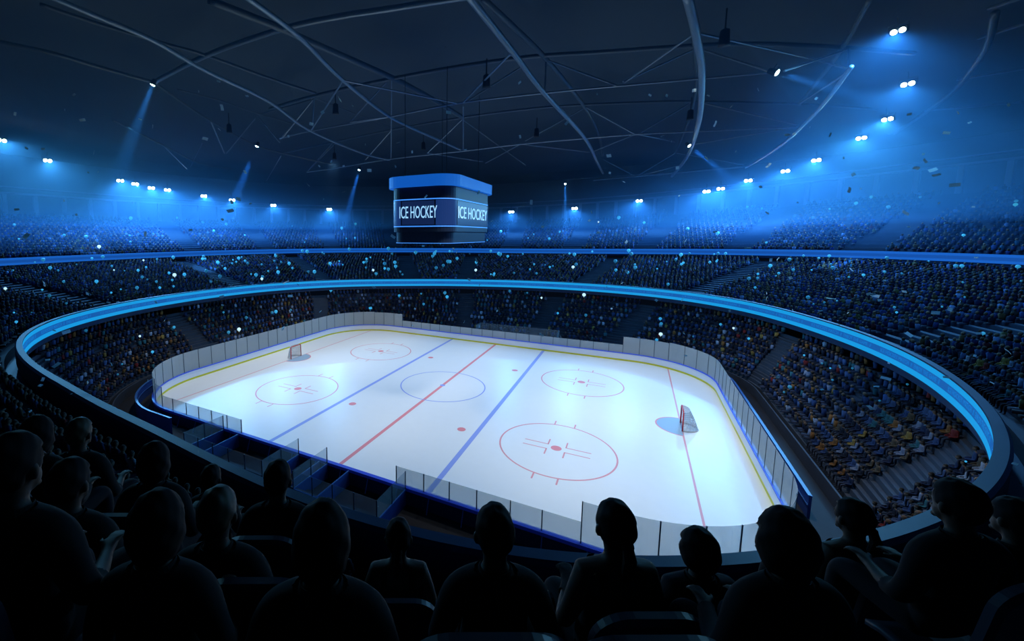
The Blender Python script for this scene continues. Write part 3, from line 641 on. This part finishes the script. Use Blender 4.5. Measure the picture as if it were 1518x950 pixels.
A_LOW = [th_of(1330, 700, 3.6), th_of(1122, 540, 3.2), th_of(968, 482, 3.2), th_of(836, 462, 3.2), th_of(690, 462, 3.2), th_of(468, 457, 3.6), th_of(262, 492, 3.8)]
A_MID = [th_of(158, 426, 11), th_of(359, 405, 11), th_of(607, 390, 11.5), th_of(689, 395, 11.5), th_of(883, 398, 11.2), th_of(1290, 470, 10.5), th_of(1050, 410, 11.2), th_of(480, 395, 11.4)]
A_UPR = [th_of(82, 350, 17) if False else 2.95, 2.70, 2.45, 2.2, 1.95, 1.7, 1.45, 1.2, 0.95, 0.7, 0.45]
spots = [(*s, 'low') for s in seats_of(LOW, A_LOW, 0.64, 1.35) if not (-2.40 < s[3] < -0.62)]
spots += [(*s, 'mid') for s in seats_of(MID, A_MID, 0.62, 1.7)]
spots += [(*s, 'upr') for s in seats_of(UPR, A_UPR, 0.74, 2.0)]
SP = np.array([(a, b, c) for a, b, c, *_ in spots])
pj = project(SP + np.array([0, 0, 0.5]))
dcam = np.linalg.norm(SP - CAM, axis=1)
ok = (pj[:, 2] > 1) & (pj[:, 0] > -120) & (pj[:, 0] < 1640) & (pj[:, 1] < 1000) & (dcam > 13.0) & (RS.rand(len(SP)) < 0.95)
spots = [s for s, q in zip(spots, ok) if q]; SP = SP[ok]; dcam = dcam[ok]; pj = pj[ok]
inside = (pj[:, 0] > 2) & (pj[:, 0] < 1516) & (pj[:, 1] < 945)
# which of the near ones the camera can see: test against the setting built so far
bpy.context.view_layer.update(); DG = bpy.context.evaluated_depsgraph_get()
order = [i for i in np.argsort(dcam) if inside[i]]
near = []
for i in order:
    if len(near) >= 290: break
    tgt = Vector(tuple(SP[i] + np.array([0, 0, 0.62]))); o = Vector(tuple(CAM)); dv = tgt - o; L = dv.length; dv.normalize()
    st = 0.1; vis = True; org = o
    for _ in range(5):
        h, loc, _n, _i, ob, _m = S.ray_cast(DG, org, dv, distance=L - (org - o).length - 0.3)
        if not h: break
        if ob.name.startswith(('haze', 'glass', 'side_glass', 'back_glass')): org = loc + dv * 0.01; continue
        vis = False; break
    if vis: near.append(i)
nearset = set(near)
# low detail sitter: shape shared by the whole far crowd
sit = MB()
def hexring(z, wx, wy, oy): return [(wx * math.cos(PI / 6 + PI / 3 * k), oy + wy * math.sin(PI / 6 + PI / 3 * k), z) for k in range(6)]
sit.loft([hexring(0.0, 0.20, 0.15, -0.02), hexring(0.30, 0.20, 0.13, -0.02), hexring(0.52, 0.25, 0.13, -0.02), hexring(0.62, 0.08, 0.08, 0.0)][::1], False, True)
nb = len(sit.v)
sit.ball((0, 0.02, 0.74), 0.125, 6, 4, (0.85, 0.95, 1.1)); nh = len(sit.v)
sit.add([(-0.19, 0.02, 0.0), (0.19, 0.02, 0.0), (0.17, 0.42, 0.0), (-0.17, 0.42, 0.0), (-0.19, 0.02, 0.15), (0.19, 0.02, 0.15), (0.17, 0.42, 0.13), (-0.17, 0.42, 0.13)], [(4, 5, 6, 7), (0, 1, 5, 4), (1, 2, 6, 5), (2, 3, 7, 6), (3, 0, 4, 7)])
sv = np.array(sit.v); nv = len(sv); tri = []
for f in sit.f:
    for k in range(1, len(f) - 1): tri.append((f[0], f[k], f[k + 1]))
tri = np.array(tri)
cm = bpy.data.materials.new('crowd_cloth'); cm.use_nodes = True; nt = cm.node_tree; at = nt.nodes.new('ShaderNodeAttribute'); at.attribute_name = 'Col'
bs = nt.nodes['Principled BSDF']; bs.inputs['Roughness'].default_value = 0.85; bs.inputs['Specular IOR Level'].default_value = 0.15; nt.links.new(at.outputs['Color'], bs.inputs['Base Color'])
def crowd(name, ids, label, tint=(1, 1, 1)):  # tint puts each stand's light level and blue cast into the clothing colours
    n = len(ids)
    t = np.array([spots[i][3] for i in ids]) + RS.uniform(-0.35, 0.35, n); pos = SP[ids]
    a = t + PI / 2; ca, sa = np.cos(a), np.sin(a); sc = RS.uniform(0.93, 1.1, n)
    V = sv[None] * sc[:, None, None]; lean = RS.uniform(-0.12, 0.18, n)
    V = V.copy(); V[:, :, 1] += lean[:, None] * V[:, :, 2]
    X = V[:, :, 0] * ca[:, None] - V[:, :, 1] * sa[:, None] + pos[:, 0:1]; Y = V[:, :, 0] * sa[:, None] + V[:, :, 1] * ca[:, None] + pos[:, 1:2]; Z = V[:, :, 2] + pos[:, 2:3]
    allv = np.stack([X, Y, Z], 2).reshape(-1, 3).astype(np.float32)
    F = (tri[None] + (np.arange(n) * nv)[:, None, None]).reshape(-1, 3)
    me = bpy.data.meshes.new(name); me.vertices.add(len(allv)); me.vertices.foreach_set('co', allv.ravel()); me.loops.add(F.size); me.loops.foreach_set('vertex_index', F.ravel().astype(np.int32))
    me.polygons.add(len(F)); me.polygons.foreach_set('loop_start', np.arange(0, F.size, 3, dtype=np.int32)); me.polygons.foreach_set('loop_total', np.full(len(F), 3, dtype=np.int32)); me.update(calc_edges=True)
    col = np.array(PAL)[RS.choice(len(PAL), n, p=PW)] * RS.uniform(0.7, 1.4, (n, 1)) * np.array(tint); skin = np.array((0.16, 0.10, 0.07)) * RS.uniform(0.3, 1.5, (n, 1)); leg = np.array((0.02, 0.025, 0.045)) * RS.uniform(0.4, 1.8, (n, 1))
    cv = np.ones((n, nv, 4), np.float32); cv[:, :nb, :3] = col[:, None]; cv[:, nb:nh, :3] = skin[:, None]; cv[:, nh:, :3] = leg[:, None]
    ca_ = me.color_attributes.new('Col', 'FLOAT_COLOR', 'POINT'); ca_.data.foreach_set('color', cv.ravel())
    me.materials.append(cm); o = link(name, me); tag(o, label, 'crowd', kind='stuff')
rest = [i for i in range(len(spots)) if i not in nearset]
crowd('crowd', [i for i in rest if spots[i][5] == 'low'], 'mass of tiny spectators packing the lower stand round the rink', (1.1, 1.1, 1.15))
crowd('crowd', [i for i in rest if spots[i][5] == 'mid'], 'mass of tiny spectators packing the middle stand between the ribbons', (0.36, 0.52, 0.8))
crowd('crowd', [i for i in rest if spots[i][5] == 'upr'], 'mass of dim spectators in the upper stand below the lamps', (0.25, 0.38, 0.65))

# bodies: skinned skeletons remeshed into one skin
def skin_mesh(verts, edges, radii, root, sub=1):
    me = bpy.data.meshes.new('skeleton'); me.from_pydata(verts, edges, []); me.update()
    o = bpy.data.objects.new('skeleton', me); C.objects.link(o)
    md = o.modifiers.new('s', 'SKIN'); md.use_smooth_shade = True
    for i, r in enumerate(radii): me.skin_vertices[0].data[i].radius = r if hasattr(r, '__len__') else (r, r)
    me.skin_vertices[0].data[root].use_root = True
    if sub: o.modifiers.new('d', 'SUBSURF').levels = sub; o.modifiers['d'].render_levels = sub
    out = bpy.data.meshes.new_from_object(o.evaluated_get(bpy.context.evaluated_depsgraph_get()))
    bpy.data.objects.remove(o); bpy.data.meshes.remove(me)
    return out
def sitter_skeleton(fingers, lean=0.0, arms='lap', sh=0.19):
    """seated figure facing +Y, feet at z=0, hips on a 0.45 m seat"""
    V = []; E = []; Rr = []
    def v(p, r, par=None):
        V.append(tuple(p)); Rr.append(r)
        if par is not None: E.append((par, len(V) - 1))
        return len(V) - 1
    L = lambda z: lean * (z - 0.5)
    pel = v((0, 0, 0.54), (0.16, 0.12)); w = v((0, L(0.72), 0.72), (0.145, 0.105), pel); ch = v((0, L(0.9), 0.90), (0.165, 0.115), w); ub = v((0, L(1.0), 0.985), (0.13, 0.09), ch)
    nk = v((0, L(1.05) + 0.0, 1.055), 0.056, ub); n2 = v((0, L(1.1) + 0.015, 1.11), 0.055, nk); hd = v((0, L(1.2) + 0.02, 1.18), 0.075, n2)
    hands = []
    for s in (-1, 1):
        a = v((s * sh * 0.9, L(1.0), 0.985), 0.068, ub); b = v((s * (sh + 0.045), L(0.8) - 0.0, 0.80), 0.05, a)
        e = v((s * (sh + 0.07), L(0.7) + 0.03, 0.70), 0.043, b); f = v((s * (sh + 0.0), 0.18, 0.665), 0.038, e); wr = v((s * (sh - 0.06), 0.30, 0.655), 0.027, f)
        pm = v((s * (sh - 0.08), 0.345, 0.66), (0.036, 0.018), wr); hands.append((s, pm))
        h = v((s * 0.095, 0.06, 0.53), 0.095, pel); kn = v((s * 0.13, 0.44, 0.53), 0.062, h); cf = v((s * 0.13, 0.45, 0.33), 0.055, kn); an = v((s * 0.13, 0.43, 0.09), 0.038, cf); to = v((s * 0.14, 0.56, 0.04), (0.042, 0.034), an); v((s * 0.145, 0.64, 0.03), (0.04, 0.026), to)
        if fingers:
            p0 = V[pm]
            for k in range(4):
                q = v((p0[0] - s * (k - 1.5) * 0.019 * -1, p0[1] + 0.045, p0[2] + 0.006), 0.0085, pm); ln = (0.034, 0.04, 0.037, 0.028)[k]
                q2 = v((V[q][0], V[q][1] + ln, V[q][2] - 0.008), 0.008, q); v((V[q][0], V[q][1] + ln + 0.02, V[q][2] - 0.03), 0.0072, q2)
            th = v((p0[0] - s * 0.045, p0[1] + 0.0, p0[2] + 0.004), 0.010, pm); v((p0[0] - s * 0.058, p0[1] + 0.035, p0[2] - 0.002), 0.0085, th)
    return V, E, Rr, pel, L
def join_remesh(meshes, vox):
    bm = bmesh.new()
    for m in meshes: bm.from_mesh(m)
    me = bpy.data.meshes.new('body'); bm.to_mesh(me); bm.free()
    o = bpy.data.objects.new('body', me); C.objects.link(o); md = o.modifiers.new('r', 'REMESH'); md.mode = 'VOXEL'; md.voxel_size = vox; md.use_smooth_shade = True
    sm = o.modifiers.new('sm', 'SMOOTH'); sm.iterations = 2; sm.factor = 0.5
    out = bpy.data.meshes.new_from_object(o.evaluated_get(bpy.context.evaluated_depsgraph_get())); bpy.data.objects.remove(o)
    return out
def mb_mesh(mb):
    me = bpy.data.meshes.new('tmp'); me.from_pydata(mb.v, [], mb.f); me.update(); return me
def head_parts(L, big=1.0):
    hz, hy = 1.205, L(1.2) + 0.03; mb = MB()
    mb.ball((0, hy - 0.005, hz + 0.015), 0.1 * big, 20, 14, (0.80, 0.98, 1.12)); mb.ball((0, hy + 0.035, hz - 0.055), 0.062 * big, 16, 10, (0.92, 0.85, 1.05))
    mb.ball((0, hy + 0.103 * big, hz - 0.02), 0.017, 10, 8, (0.75, 1.1, 1.5)); mb.ball((0, hy + 0.088, hz - 0.068), 0.017, 10, 6, (1.5, 0.8, 0.5)); mb.ball((0, hy + 0.08, hz - 0.105), 0.022, 10, 6, (1.2, 0.8, 0.8))
    for s in (-1, 1):
        mb.ball((s * 0.083 * big, hy - 0.004, hz - 0.012), 0.03, 10, 8, (0.45, 0.62, 1.1)); mb.ball((s * 0.034, hy + 0.085, hz + 0.012), 0.018, 8, 6, (1.2, 0.5, 0.6))
    return mb, hy, hz
def build_person(kind):
    """returns list of (part name, mesh, material) for one seated figure"""
    V, E, Rr, root, L = sitter_skeleton(True, lean={'man': 0.03, 'woman': 0.0, 'bob': 0.02, 'hood': 0.05}[kind], sh={'man': 0.185, 'woman': 0.165, 'bob': 0.165, 'hood': 0.18}[kind])
    hp, hy, hz = head_parts(L)
    body = join_remesh([skin_mesh(V, E, Rr, root, 2), mb_mesh(hp)], 0.0085)
    body.materials.append(M['skin']); parts = []
    def shell(test, off, name, m, thick=True):
        bm = bmesh.new(); bm.from_mesh(body); bm.normal_update()
        bmesh.ops.delete(bm, geom=[f for f in bm.faces if not test(f.calc_center_median())], context='FACES')
        for v in bm.verts: v.co += v.normal * off
        me = bpy.data.meshes.new(name); bm.to_mesh(me); bm.free(); me.materials.append(m); me.polygons.foreach_set('use_smooth', [True] * len(me.polygons)); parts.append((name, me, m))
    arm = {'man': 0.12, 'woman': 9, 'bob': 0.26, 'hood': 0.30}[kind]
    if kind == 'woman':
        shell(lambda c: 0.56 < c.z < 0.93 and abs(c.x) < 0.185 - 0.02 or (0.93 <= c.z < 1.03 and 0.07 < abs(c.x) < 0.11), 0.010, 'tank_top', M['cloth'])
    else:
        shell(lambda c: 0.56 < c.z < 1.055 and c.y < arm and not (c.z < 0.63 and c.y > 0.13), 0.012, 'jacket', M['cloth'] if kind != 'bob' else M['clothb'])
    shell(lambda c: (0.12 < c.z < 0.60 and c.y > 0.12 and c.z < 0.622) or (0.4 < c.z <= 0.58), 0.009, 'trousers', M['clothb'])
    shell(lambda c: c.z < 0.10, 0.008, 'shoes', M['cloth'])
    h = MB()
    if kind == 'man': h.ball((0, hy - 0.008, hz + 0.026), 0.1, 22, 16, (0.87, 1.08, 1.16)); cut = lambda c: (c.y > hy + 0.05 and c.z < hz + 0.06) or (c.z < hz - 0.01 and c.y > hy - 0.03) or c.z < hz - 0.085
    elif kind == 'woman': h.ball((0, hy - 0.008, hz + 0.024), 0.1, 22, 16, (0.87, 1.08, 1.16)); cut = lambda c: (c.y > hy + 0.05 and c.z < hz + 0.065) or (c.z < hz - 0.005 and c.y > hy - 0.02)
    elif kind == 'bob': h.ball((0, hy - 0.008, hz + 0.0), 0.108, 22, 18, (0.92, 1.04, 1.24)); cut = lambda c: c.y > hy + 0.04 and c.z < hz + 0.05
    else: h.ball((0, hy - 0.010, hz - 0.01), 0.108, 22, 18, (0.94, 1.05, 1.42)); cut = lambda c: c.y > hy + 0.04 and c.z < hz + 0.05
    hm = mb_mesh(h); bm = bmesh.new(); bm.from_mesh(hm); bmesh.ops.subdivide_edges(bm, edges=bm.edges[:], cuts=1, use_grid_fill=True)
    bmesh.ops.delete(bm, geom=[f for f in bm.faces if cut(f.calc_center_median())], context='FACES'); 
    for v in bm.verts:
        w_ = 0.0022 * (math.sin(v.co.x * 150 + v.co.z * 40) + math.sin(v.co.y * 120 - v.co.z * 70 + 1.3)) * 0.5 + 0.002 * math.sin(v.co.x * 47 + v.co.y * 61 + v.co.z * 53)
        v.co += (v.co - Vector((0, hy, hz))).normalized() * w_
    bmesh.ops.solidify(bm, geom=bm.faces[:], thickness=0.006); bm.to_mesh(hm); bm.free()
    hm.polygons.foreach_set('use_smooth', [True] * len(hm.polygons))
    if kind != 'woman':
        cl = MB(); cl.loft([[(math.cos(a) * r_, L(1.05) + 0.004 + math.sin(a) * r_ * 0.95, z_ - 0.012 * math.sin(a)) for r_, z_ in ((0.088, 1.03), (0.080, 1.055), (0.072, 1.075), (0.066, 1.07), (0.070, 1.03))] for a in np.linspace(0, 2 * PI, 28, endpoint=False)], closed_ring=True, closed_profile=True)
        parts.append(('collar', mb_mesh(cl), M['cloth']))
    parts.append(('hair', hm, M['hairdark']))
    if kind == 'woman':
        t = MB(); t.ball((0, hy - 0.115, hz - 0.01), 0.03, 12, 8); t.tube([(0, hy - 0.12, hz - 0.01), (0, hy - 0.145, hz - 0.06), (0, hy - 0.13, hz - 0.13), (0, hy - 0.115, hz - 0.19)], [0.024, 0.03, 0.026, 0.008], 10); parts.append(('ponytail', mb_mesh(t), M['hairdark']))
    return body, parts
KINDS = {k: build_person(k) for k in ('man', 'woman', 'bob', 'hood')}
def add_person(kind, loc, rz, sc, label, fair=False, hair=1.0):
    body, parts = KINDS[kind]
    o = link('person', body); o.location = loc; o.rotation_euler = (0, 0, rz); o.scale = sc
    for nm, me, m in parts:
        if len(me.materials) == 0: me.materials.append(m)
        c = link(nm, me, o)
        if nm in ('hair', 'hood') and fair:
            c.data = me.copy(); c.data.materials.clear(); c.data.materials.append(M['hairfair'])
    tag(o, label, 'person', 'spectators in the seats nearest the camera'); return o
# near rows: seats
def seat_proto():
    r = empty('stadium_seat'); n = 16
    prof = []
    W, T0, Hh = 0.245, 0.035, 0.66
    front, back = [], []
    outline = [(-W, 0.0), (-W, Hh - 0.16)] + [(-W + 0.16 - 0.16 * math.cos(PI / 2 * k / 8), Hh - 0.16 + 0.16 * math.sin(PI / 2 * k / 8)) for k in range(1, 9)] + [(W - 0.16 + 0.16 * math.sin(PI / 2 * k / 8), Hh - 0.16 + 0.16 * math.cos(PI / 2 * k / 8)) for k in range(0, 8)] + [(W, Hh - 0.16), (W, 0.0)]
    def bend(x, z, o): return (x, -0.215 - 0.09 * (z / Hh) + 0.30 * x * x + o, 0.42 + z)
    b = MB(); m = len(outline)
    inner = [(x * 0.9, max(0.02, z * 0.955 - 0.0)) for x, z in outline]
    b.add([bend(x, z, 0.0) for x, z in outline] + [bend(x, z, -T0) for x, z in outline] + [bend(x, z, -T0 - 0.012) for x, z in inner],
          [(k, k + 1, m + k + 1, m + k) for k in range(m - 1)] + [(m - 1, 0, m, 2 * m - 1)] + [(m + k, m + k + 1, 2 * m + k + 1, 2 * m + k) for k in range(m - 1)] + [(2 * m - 1, m, 2 * m, 3 * m - 1)])
    h = m // 2
    for k in range(h - 1):
        a, c = k, m - 1 - k
        b.f.append((a, c, c - 1, a + 1)); b.f.append((2 * m + a, 2 * m + a + 1, 2 * m + c - 1, 2 * m + c))
    b.build('backrest', M['seat'], r)
    s = MB(); s.loft([[(x, y, 0.385 + 0.02 * (abs(x) / 0.22) ** 2 - o - (0.02 if y > 0.15 else 0)) for x in np.linspace(-0.22, 0.22, 9)] + [(x, y, 0.385 + 0.02 * (abs(x) / 0.22) ** 2 - 0.035 - (0.02 if y > 0.15 else 0)) for x in np.linspace(0.22, -0.22, 9)] for y in np.linspace(-0.20, 0.20, 7) for o in (0,)], closed_profile=True)
    s.build('seat_pan', M['seat'], r, True)
    for q in (-1, 1):
        l = MB(); l.bar((q * 0.17, -0.1, 0), (q * 0.17, -0.1, 0.42), 0.04); l.bar((q * 0.17, -0.1, 0.41), (q * 0.17, -0.24, 0.46), 0.03); l.bar((q * 0.17, -0.2, 0.012), (q * 0.17, 0.0, 0.012), 0.06, 0.024); l.build('leg', M['seatmetal'], r)
    return r
PEOPLE = [  # px head centre, px head top, row depth, kind, size, label
 (6, 648, 1.5, 'man', 0.98, 'broad dark figure cut by the left edge, seated in the row nearest the camera'),
 (221, 729, 1.55, 'hood', 0.98, 'dark figure with full rounded hair seated in the nearest row at the left'),
 (472, 747, 1.50, 'hood', 1.06, 'large dark figure with tall hair seated in the nearest row left of centre'),
 (1180, 757, 1.55, 'hood', 0.92, 'large figure with full hair hiding the right rink corner'),
 (1432, 718, 2.05, 'man', 0.95, 'dim short-haired figure seated second row from the camera at the right'),
 (94, 685, 2.25, 'man', 1.06, 'dim figure seated second row from the camera near the left edge'),
 (317, 729, 2.10, 'man', 1.06, 'figure with fair hair and bent head seated second row at the left'),
 (735, 757, 2.0, 'man', 1.08, 'black silhouetted man with short hair and ears just left of the tall glass'),
 (914, 745, 2.15, 'woman', 1.07, 'silhouetted woman with tied back hair and tank top straps before the glass corner'),
 (1040, 786, 2.20, 'bob', 0.92, 'silhouetted small figure with chin-length bob hair before the rink corner'),
 (1268, 742, 2.75, 'woman', 1.0, 'slim silhouetted figure with bare neck right of the rink corner'),
 (1516, 745, 2.50, 'man', 1.0, 'dark figure cut by the right edge of the seats'),
 (45, 615, 2.90, 'hood', 1.0, 'dim figure third row from the camera by the left edge'),
 (221, 655, 3.1, 'hood', 1.1, 'dark full-haired figure third row from the camera at the left'),
 (409, 687, 2.90, 'man', 1.06, 'dark figure in front of the left players bench'),
 (590, 771, 2.90, 'woman', 1.05, 'small silhouetted figure with slim neck beside the curved parapet'),
 (112, 622, 3.6, 'man', 1.06, 'faint figure with fair hair fourth row from the camera at the left'),
 (310, 692, 4.0, 'man', 1.02, 'faint small figure fourth row from the camera below the parapet')]
FAIR = {(317, 729), (112, 622)}
HEADTOP = {'man': 1.335, 'woman': 1.335, 'bob': 1.335, 'hood': 1.36}
rzf = -YAW
seatp = seat_proto(); sfirst = True
rows = {}
for px, py, d, kind, sc, lb in PEOPLE:
    P = CAM + ray(px, py) * d
    # depth d along the level heading
    floor = P[2] - HEADTOP[kind] * sc
    lat = float((P[:2] - CAM[:2]) @ R2); fwd = float((P[:2] - CAM[:2]) @ F2)
    rows.setdefault(round((d - 1.4) / 0.7), []).append((lat, fwd, floor, px))
    yaw_j = (hash(lb) % 100 / 100 - 0.5) * 0.0
    hy = 0.03
    base = CAM[:2] + F2 * (fwd - 0.03) + R2 * lat
    add_person(kind, (base[0], base[1], floor), rzf, (sc, sc, sc), lb, (px, py) in FAIR)
    st = seatp if sfirst else copy_tree(seatp); sfirst = False
    st.location = (base[0], base[1], floor); st.rotation_euler = (0, 0, rzf); st.scale = (sc, sc, sc)
    tag(st, 'dark stadium seat holding the ' + ' '.join(lb.split()[:9]), 'seat', 'stadium seats nearest the camera')
EMPTY = [(723, 922, 1.30, 0, 'empty dark seat at the bottom edge behind the short-haired silhouette'), (962, 926, 1.30, 0, 'empty dark seat at the bottom edge behind the woman with tied hair'), (822, 872, 2.6, 2, 'dark seat back half hidden left of the woman with tied hair'), (380, 846, 1.9, 1, 'empty dark seat right of the fair-haired figure with bent head')]
SEATTOP = 1.08
for px, py, d, row, lb in EMPTY:
    P = CAM + ray(px, py) * d; sc = 1.1; floor = P[2] - SEATTOP * sc
    st = copy_tree(seatp); lat = float((P[:2] - CAM[:2]) @ R2); fwd = float((P[:2] - CAM[:2]) @ F2) + 0.30
    base = CAM[:2] + F2 * fwd + R2 * lat
    st.location = (base[0], base[1], floor); st.rotation_euler = (0, 0, rzf); st.scale = (sc,) * 3; tag(st, lb, 'seat', 'stadium seats nearest the camera')
    rows.setdefault(row, []).append((lat, fwd, floor, px))
for k, L in rows.items():
    L.sort(); lats = [a[0] for a in L]; fl_ = [a[2] for a in L]; fc = np.mean([a[1] for a in L])
    xs = sorted(set([min(lats) - 1.2, max(lats) + 1.2] + [q for a in lats for q in (a - 0.2, a + 0.2)])); mb = MB(); rg = []
    for x in xs:
        near_i = int(np.argmin([abs(x - a) for a in lats])); z = fl_[near_i] if abs(x - lats[near_i]) < 0.21 else float(np.interp(x, lats, fl_)); rg.append((x, z))
    rings = []
    for x, z in rg:
        c = [(fc - 0.34, z), (fc + 0.36, z), (fc + 0.36, z - 1.6), (fc - 0.34, z - 1.6)]
        rings.append([(CAM[0] + F2[0] * f + R2[0] * x, CAM[1] + F2[1] * f + R2[1] * x, zz - 0.001) for f, zz in c])
    tag(mb.loft(rings, closed_profile=True).build('seating_step', M['concrete']), 'dark concrete step under the %s row of seats from the camera' % ('first', 'second', 'third', 'fourth', 'fifth')[k], 'step', kind='structure')
bl = MB()
for k, (d0, z0) in enumerate(((-0.6, 14.6), (0.2, 14.2), (4.2, 12.6), (5.2, 11.9), (6.2, 11.2))):
    pass

# individual spectators of the nearest stands: a simpler one-piece sitter in a few colours
def crowd_body():
    V, E, Rr, root, L = sitter_skeleton(False)
    V = [(x, y, z - 0.46) for x, y, z in V]
    hp, hy, hz = head_parts(L); hp.v = [(a, b, c - 0.46) for a, b, c in hp.v]
    return join_remesh([skin_mesh([(x * 0.9, y, z) for x, y, z in V], E, Rr, root, 1), mb_mesh(hp)], 0.032)
cb = crowd_body()
pmats = []
for i, c in enumerate(PAL): pmats.append(mat('shirt_%d' % i, [v * 0.8 for v in c], 0.85, spec=0.15))
skm = mat('crowd_skin', (0.14, 0.09, 0.065), 0.7); hrm = mat('crowd_hair', (0.015, 0.012, 0.010), 0.7); trm = mat('crowd_trousers', (0.018, 0.022, 0.04), 0.85)
vers = []
for i in range(len(PAL)):
    me = cb.copy(); me.materials.clear()
    for m in (pmats[i], skm, hrm, trm): me.materials.append(m)
    for p in me.polygons:
        c = p.center; z = c[2] + 0.46
        p.material_index = 2 if (z > 1.25 or (z > 1.16 and c[1] < 0.0)) else 1 if (z > 1.04 or (c[1] > 0.22 and z > 0.615 and abs(c[0]) > 0.08 and False)) else 3 if z < 0.60 else 0
    vers.append(me)
def section(i):
    x, y, z, t, k, tier = spots[i]
    if tier == 'low': return ('spectator seated in the lower stand behind the right end glass' if t < A_LOW[1] else 'spectator seated in the lower stand behind the far right corner glass') if x > 0 else 'spectator seated in the lower stand behind the left end glass'
    if tier == 'mid': return 'spectator seated in the dim middle stand outside the right end of the ribbon' if x > 0 else 'spectator seated in the dim middle stand outside the left end of the ribbon'
    return 'spectator seated in the upper stand'
for i in near:
    x, y, z, t, k, tier = spots[i]; o = link('spectator', vers[int(RS.choice(len(PAL), p=PW))]); s = RS.uniform(0.95, 1.1)
    o.location = (x, y, z); o.rotation_euler = (0, 0, t + PI / 2 + RS.uniform(-0.3, 0.3)); o.scale = (s * RS.uniform(0.95, 1.1), s, s); lb = section(i)
    tag(o, lb, 'spectator', lb.replace('spectator seated', 'spectators seated'))

# glowing hand lights held up in the crowd
hl = MB(); hl.ball((0, 0, 0.0), 1.0, 12, 8); hl.tube([(0, 0, -0.9), (0, 0, -1.5)], 0.12, 6)
hme = mb_mesh(hl); hme.materials.append(M['handlight']); hme.polygons.foreach_set('use_smooth', [True] * len(hme.polygons)); hmw = hme.copy(); hmw.materials.clear(); hmw.materials.append(M['handlightw'])
hml = []
for q in (0.25, 0.45, 0.7, 1.0):
    mm = M['handlight'].copy(); mm.node_tree.nodes['Principled BSDF'].inputs['Emission Strength'].default_value = q; h2 = hme.copy(); h2.materials.clear(); h2.materials.append(mm); hml.append(h2)
cand = np.where(inside & (dcam > 22))[0]
wts = np.array([{'low': 1.1, 'mid': 1.5, 'upr': 0.55}[spots[i][5]] for i in cand]); wts /= wts.sum()
for i in RS.choice(cand, 290, replace=False, p=wts):
    d = pj[i, 2]; r = RS.uniform(1.0, 2.6) * max(d, 22) / FPX
    o = link('hand_light', hmw if RS.rand() < 0.06 else hml[RS.randint(4)]); o.scale = (r, r, r); x, y, z, t, k, tier = spots[i]
    o.location = (x + RS.uniform(-.2, .2), y + RS.uniform(-.2, .2), z + 0.95 + r * 2.0)
    nm = {'low': 'lower', 'mid': 'middle', 'upr': 'upper'}[tier]; tag(o, 'small glowing blue light held up in the %s stand crowd' % nm, 'hand light', 'glowing lights in the %s stand crowd' % nm)
# confetti drifting in the air
cf = MB(); cf.add([(-0.5, -0.7, 0), (0.5, -0.7, 0), (0.5, 0, 0.12), (-0.5, 0, 0.12), (0.5, 0.7, 0), (-0.5, 0.7, 0)] + [(-0.5, -0.7, -0.03), (0.5, -0.7, -0.03), (0.5, 0, 0.09), (-0.5, 0, 0.09), (0.5, 0.7, -0.03), (-0.5, 0.7, -0.03)],
    [(0, 1, 2, 3), (3, 2, 4, 5), (9, 8, 7, 6), (11, 10, 8, 9), (0, 6, 7, 1), (1, 7, 8, 2), (2, 8, 10, 4), (4, 10, 11, 5), (5, 11, 9, 3), (3, 9, 6, 0)])
nt = M['confetti'].node_tree; tr = nt.nodes.new('ShaderNodeBsdfTranslucent'); tr.inputs[0].default_value = (0.70, 0.88, 0.98, 1); mx = nt.nodes.new('ShaderNodeMixShader'); mx.inputs[0].default_value = 0.5
nt.links.new(nt.nodes['Principled BSDF'].outputs[0], mx.inputs[1]); nt.links.new(tr.outputs[0], mx.inputs[2]); nt.links.new(mx.outputs[0], nt.nodes['Material Output'].inputs[0])
cme = mb_mesh(cf); cme.materials.append(M['confetti'])
n = 0
while n < 230:
    x, y = RS.uniform(10, 1510), RS.uniform(120, 720); d = RS.uniform(7, 30); p = CAM + ray(x, y) * d
    g0 = on_z(x, y, 0.0) if y > 360 else None
    if p[2] < 10.5 or (g0 is not None and abs(g0[0]) < HX + 2 and abs(g0[1]) < HY + 2): continue
    o = link('confetti_flake', cme); s = RS.uniform(1.6, 5.2) * d / FPX; o.scale = (s, s * RS.uniform(0.7, 1.6), s); o.location = tuple(p); o.rotation_euler = tuple(RS.uniform(0, 6.28, 3))
    tag(o, 'tiny pale foil confetti flake drifting through the air', 'confetti', 'confetti flakes drifting over the rink'); n += 1

# ------------------------------------------------------------------ world and render look
w = bpy.data.worlds.new('world'); S.world = w; w.use_nodes = True
w.node_tree.nodes['Background'].inputs[0].default_value = (0.02, 0.05, 0.12, 1); w.node_tree.nodes['Background'].inputs[1].default_value = 0.05
S.view_settings.view_transform = 'Standard'; S.view_settings.look = 'None'; S.view_settings.exposure = 0; S.view_settings.gamma = 1; S.view_settings.use_curve_mapping = False
cy = S.cycles; cy.max_bounces = 5; cy.diffuse_bounces = 2; cy.glossy_bounces = 2; cy.transmission_bounces = 3; cy.volume_bounces = 0; cy.transparent_max_bounces = 16; cy.use_denoising = True; cy.sample_clamp_indirect = 4
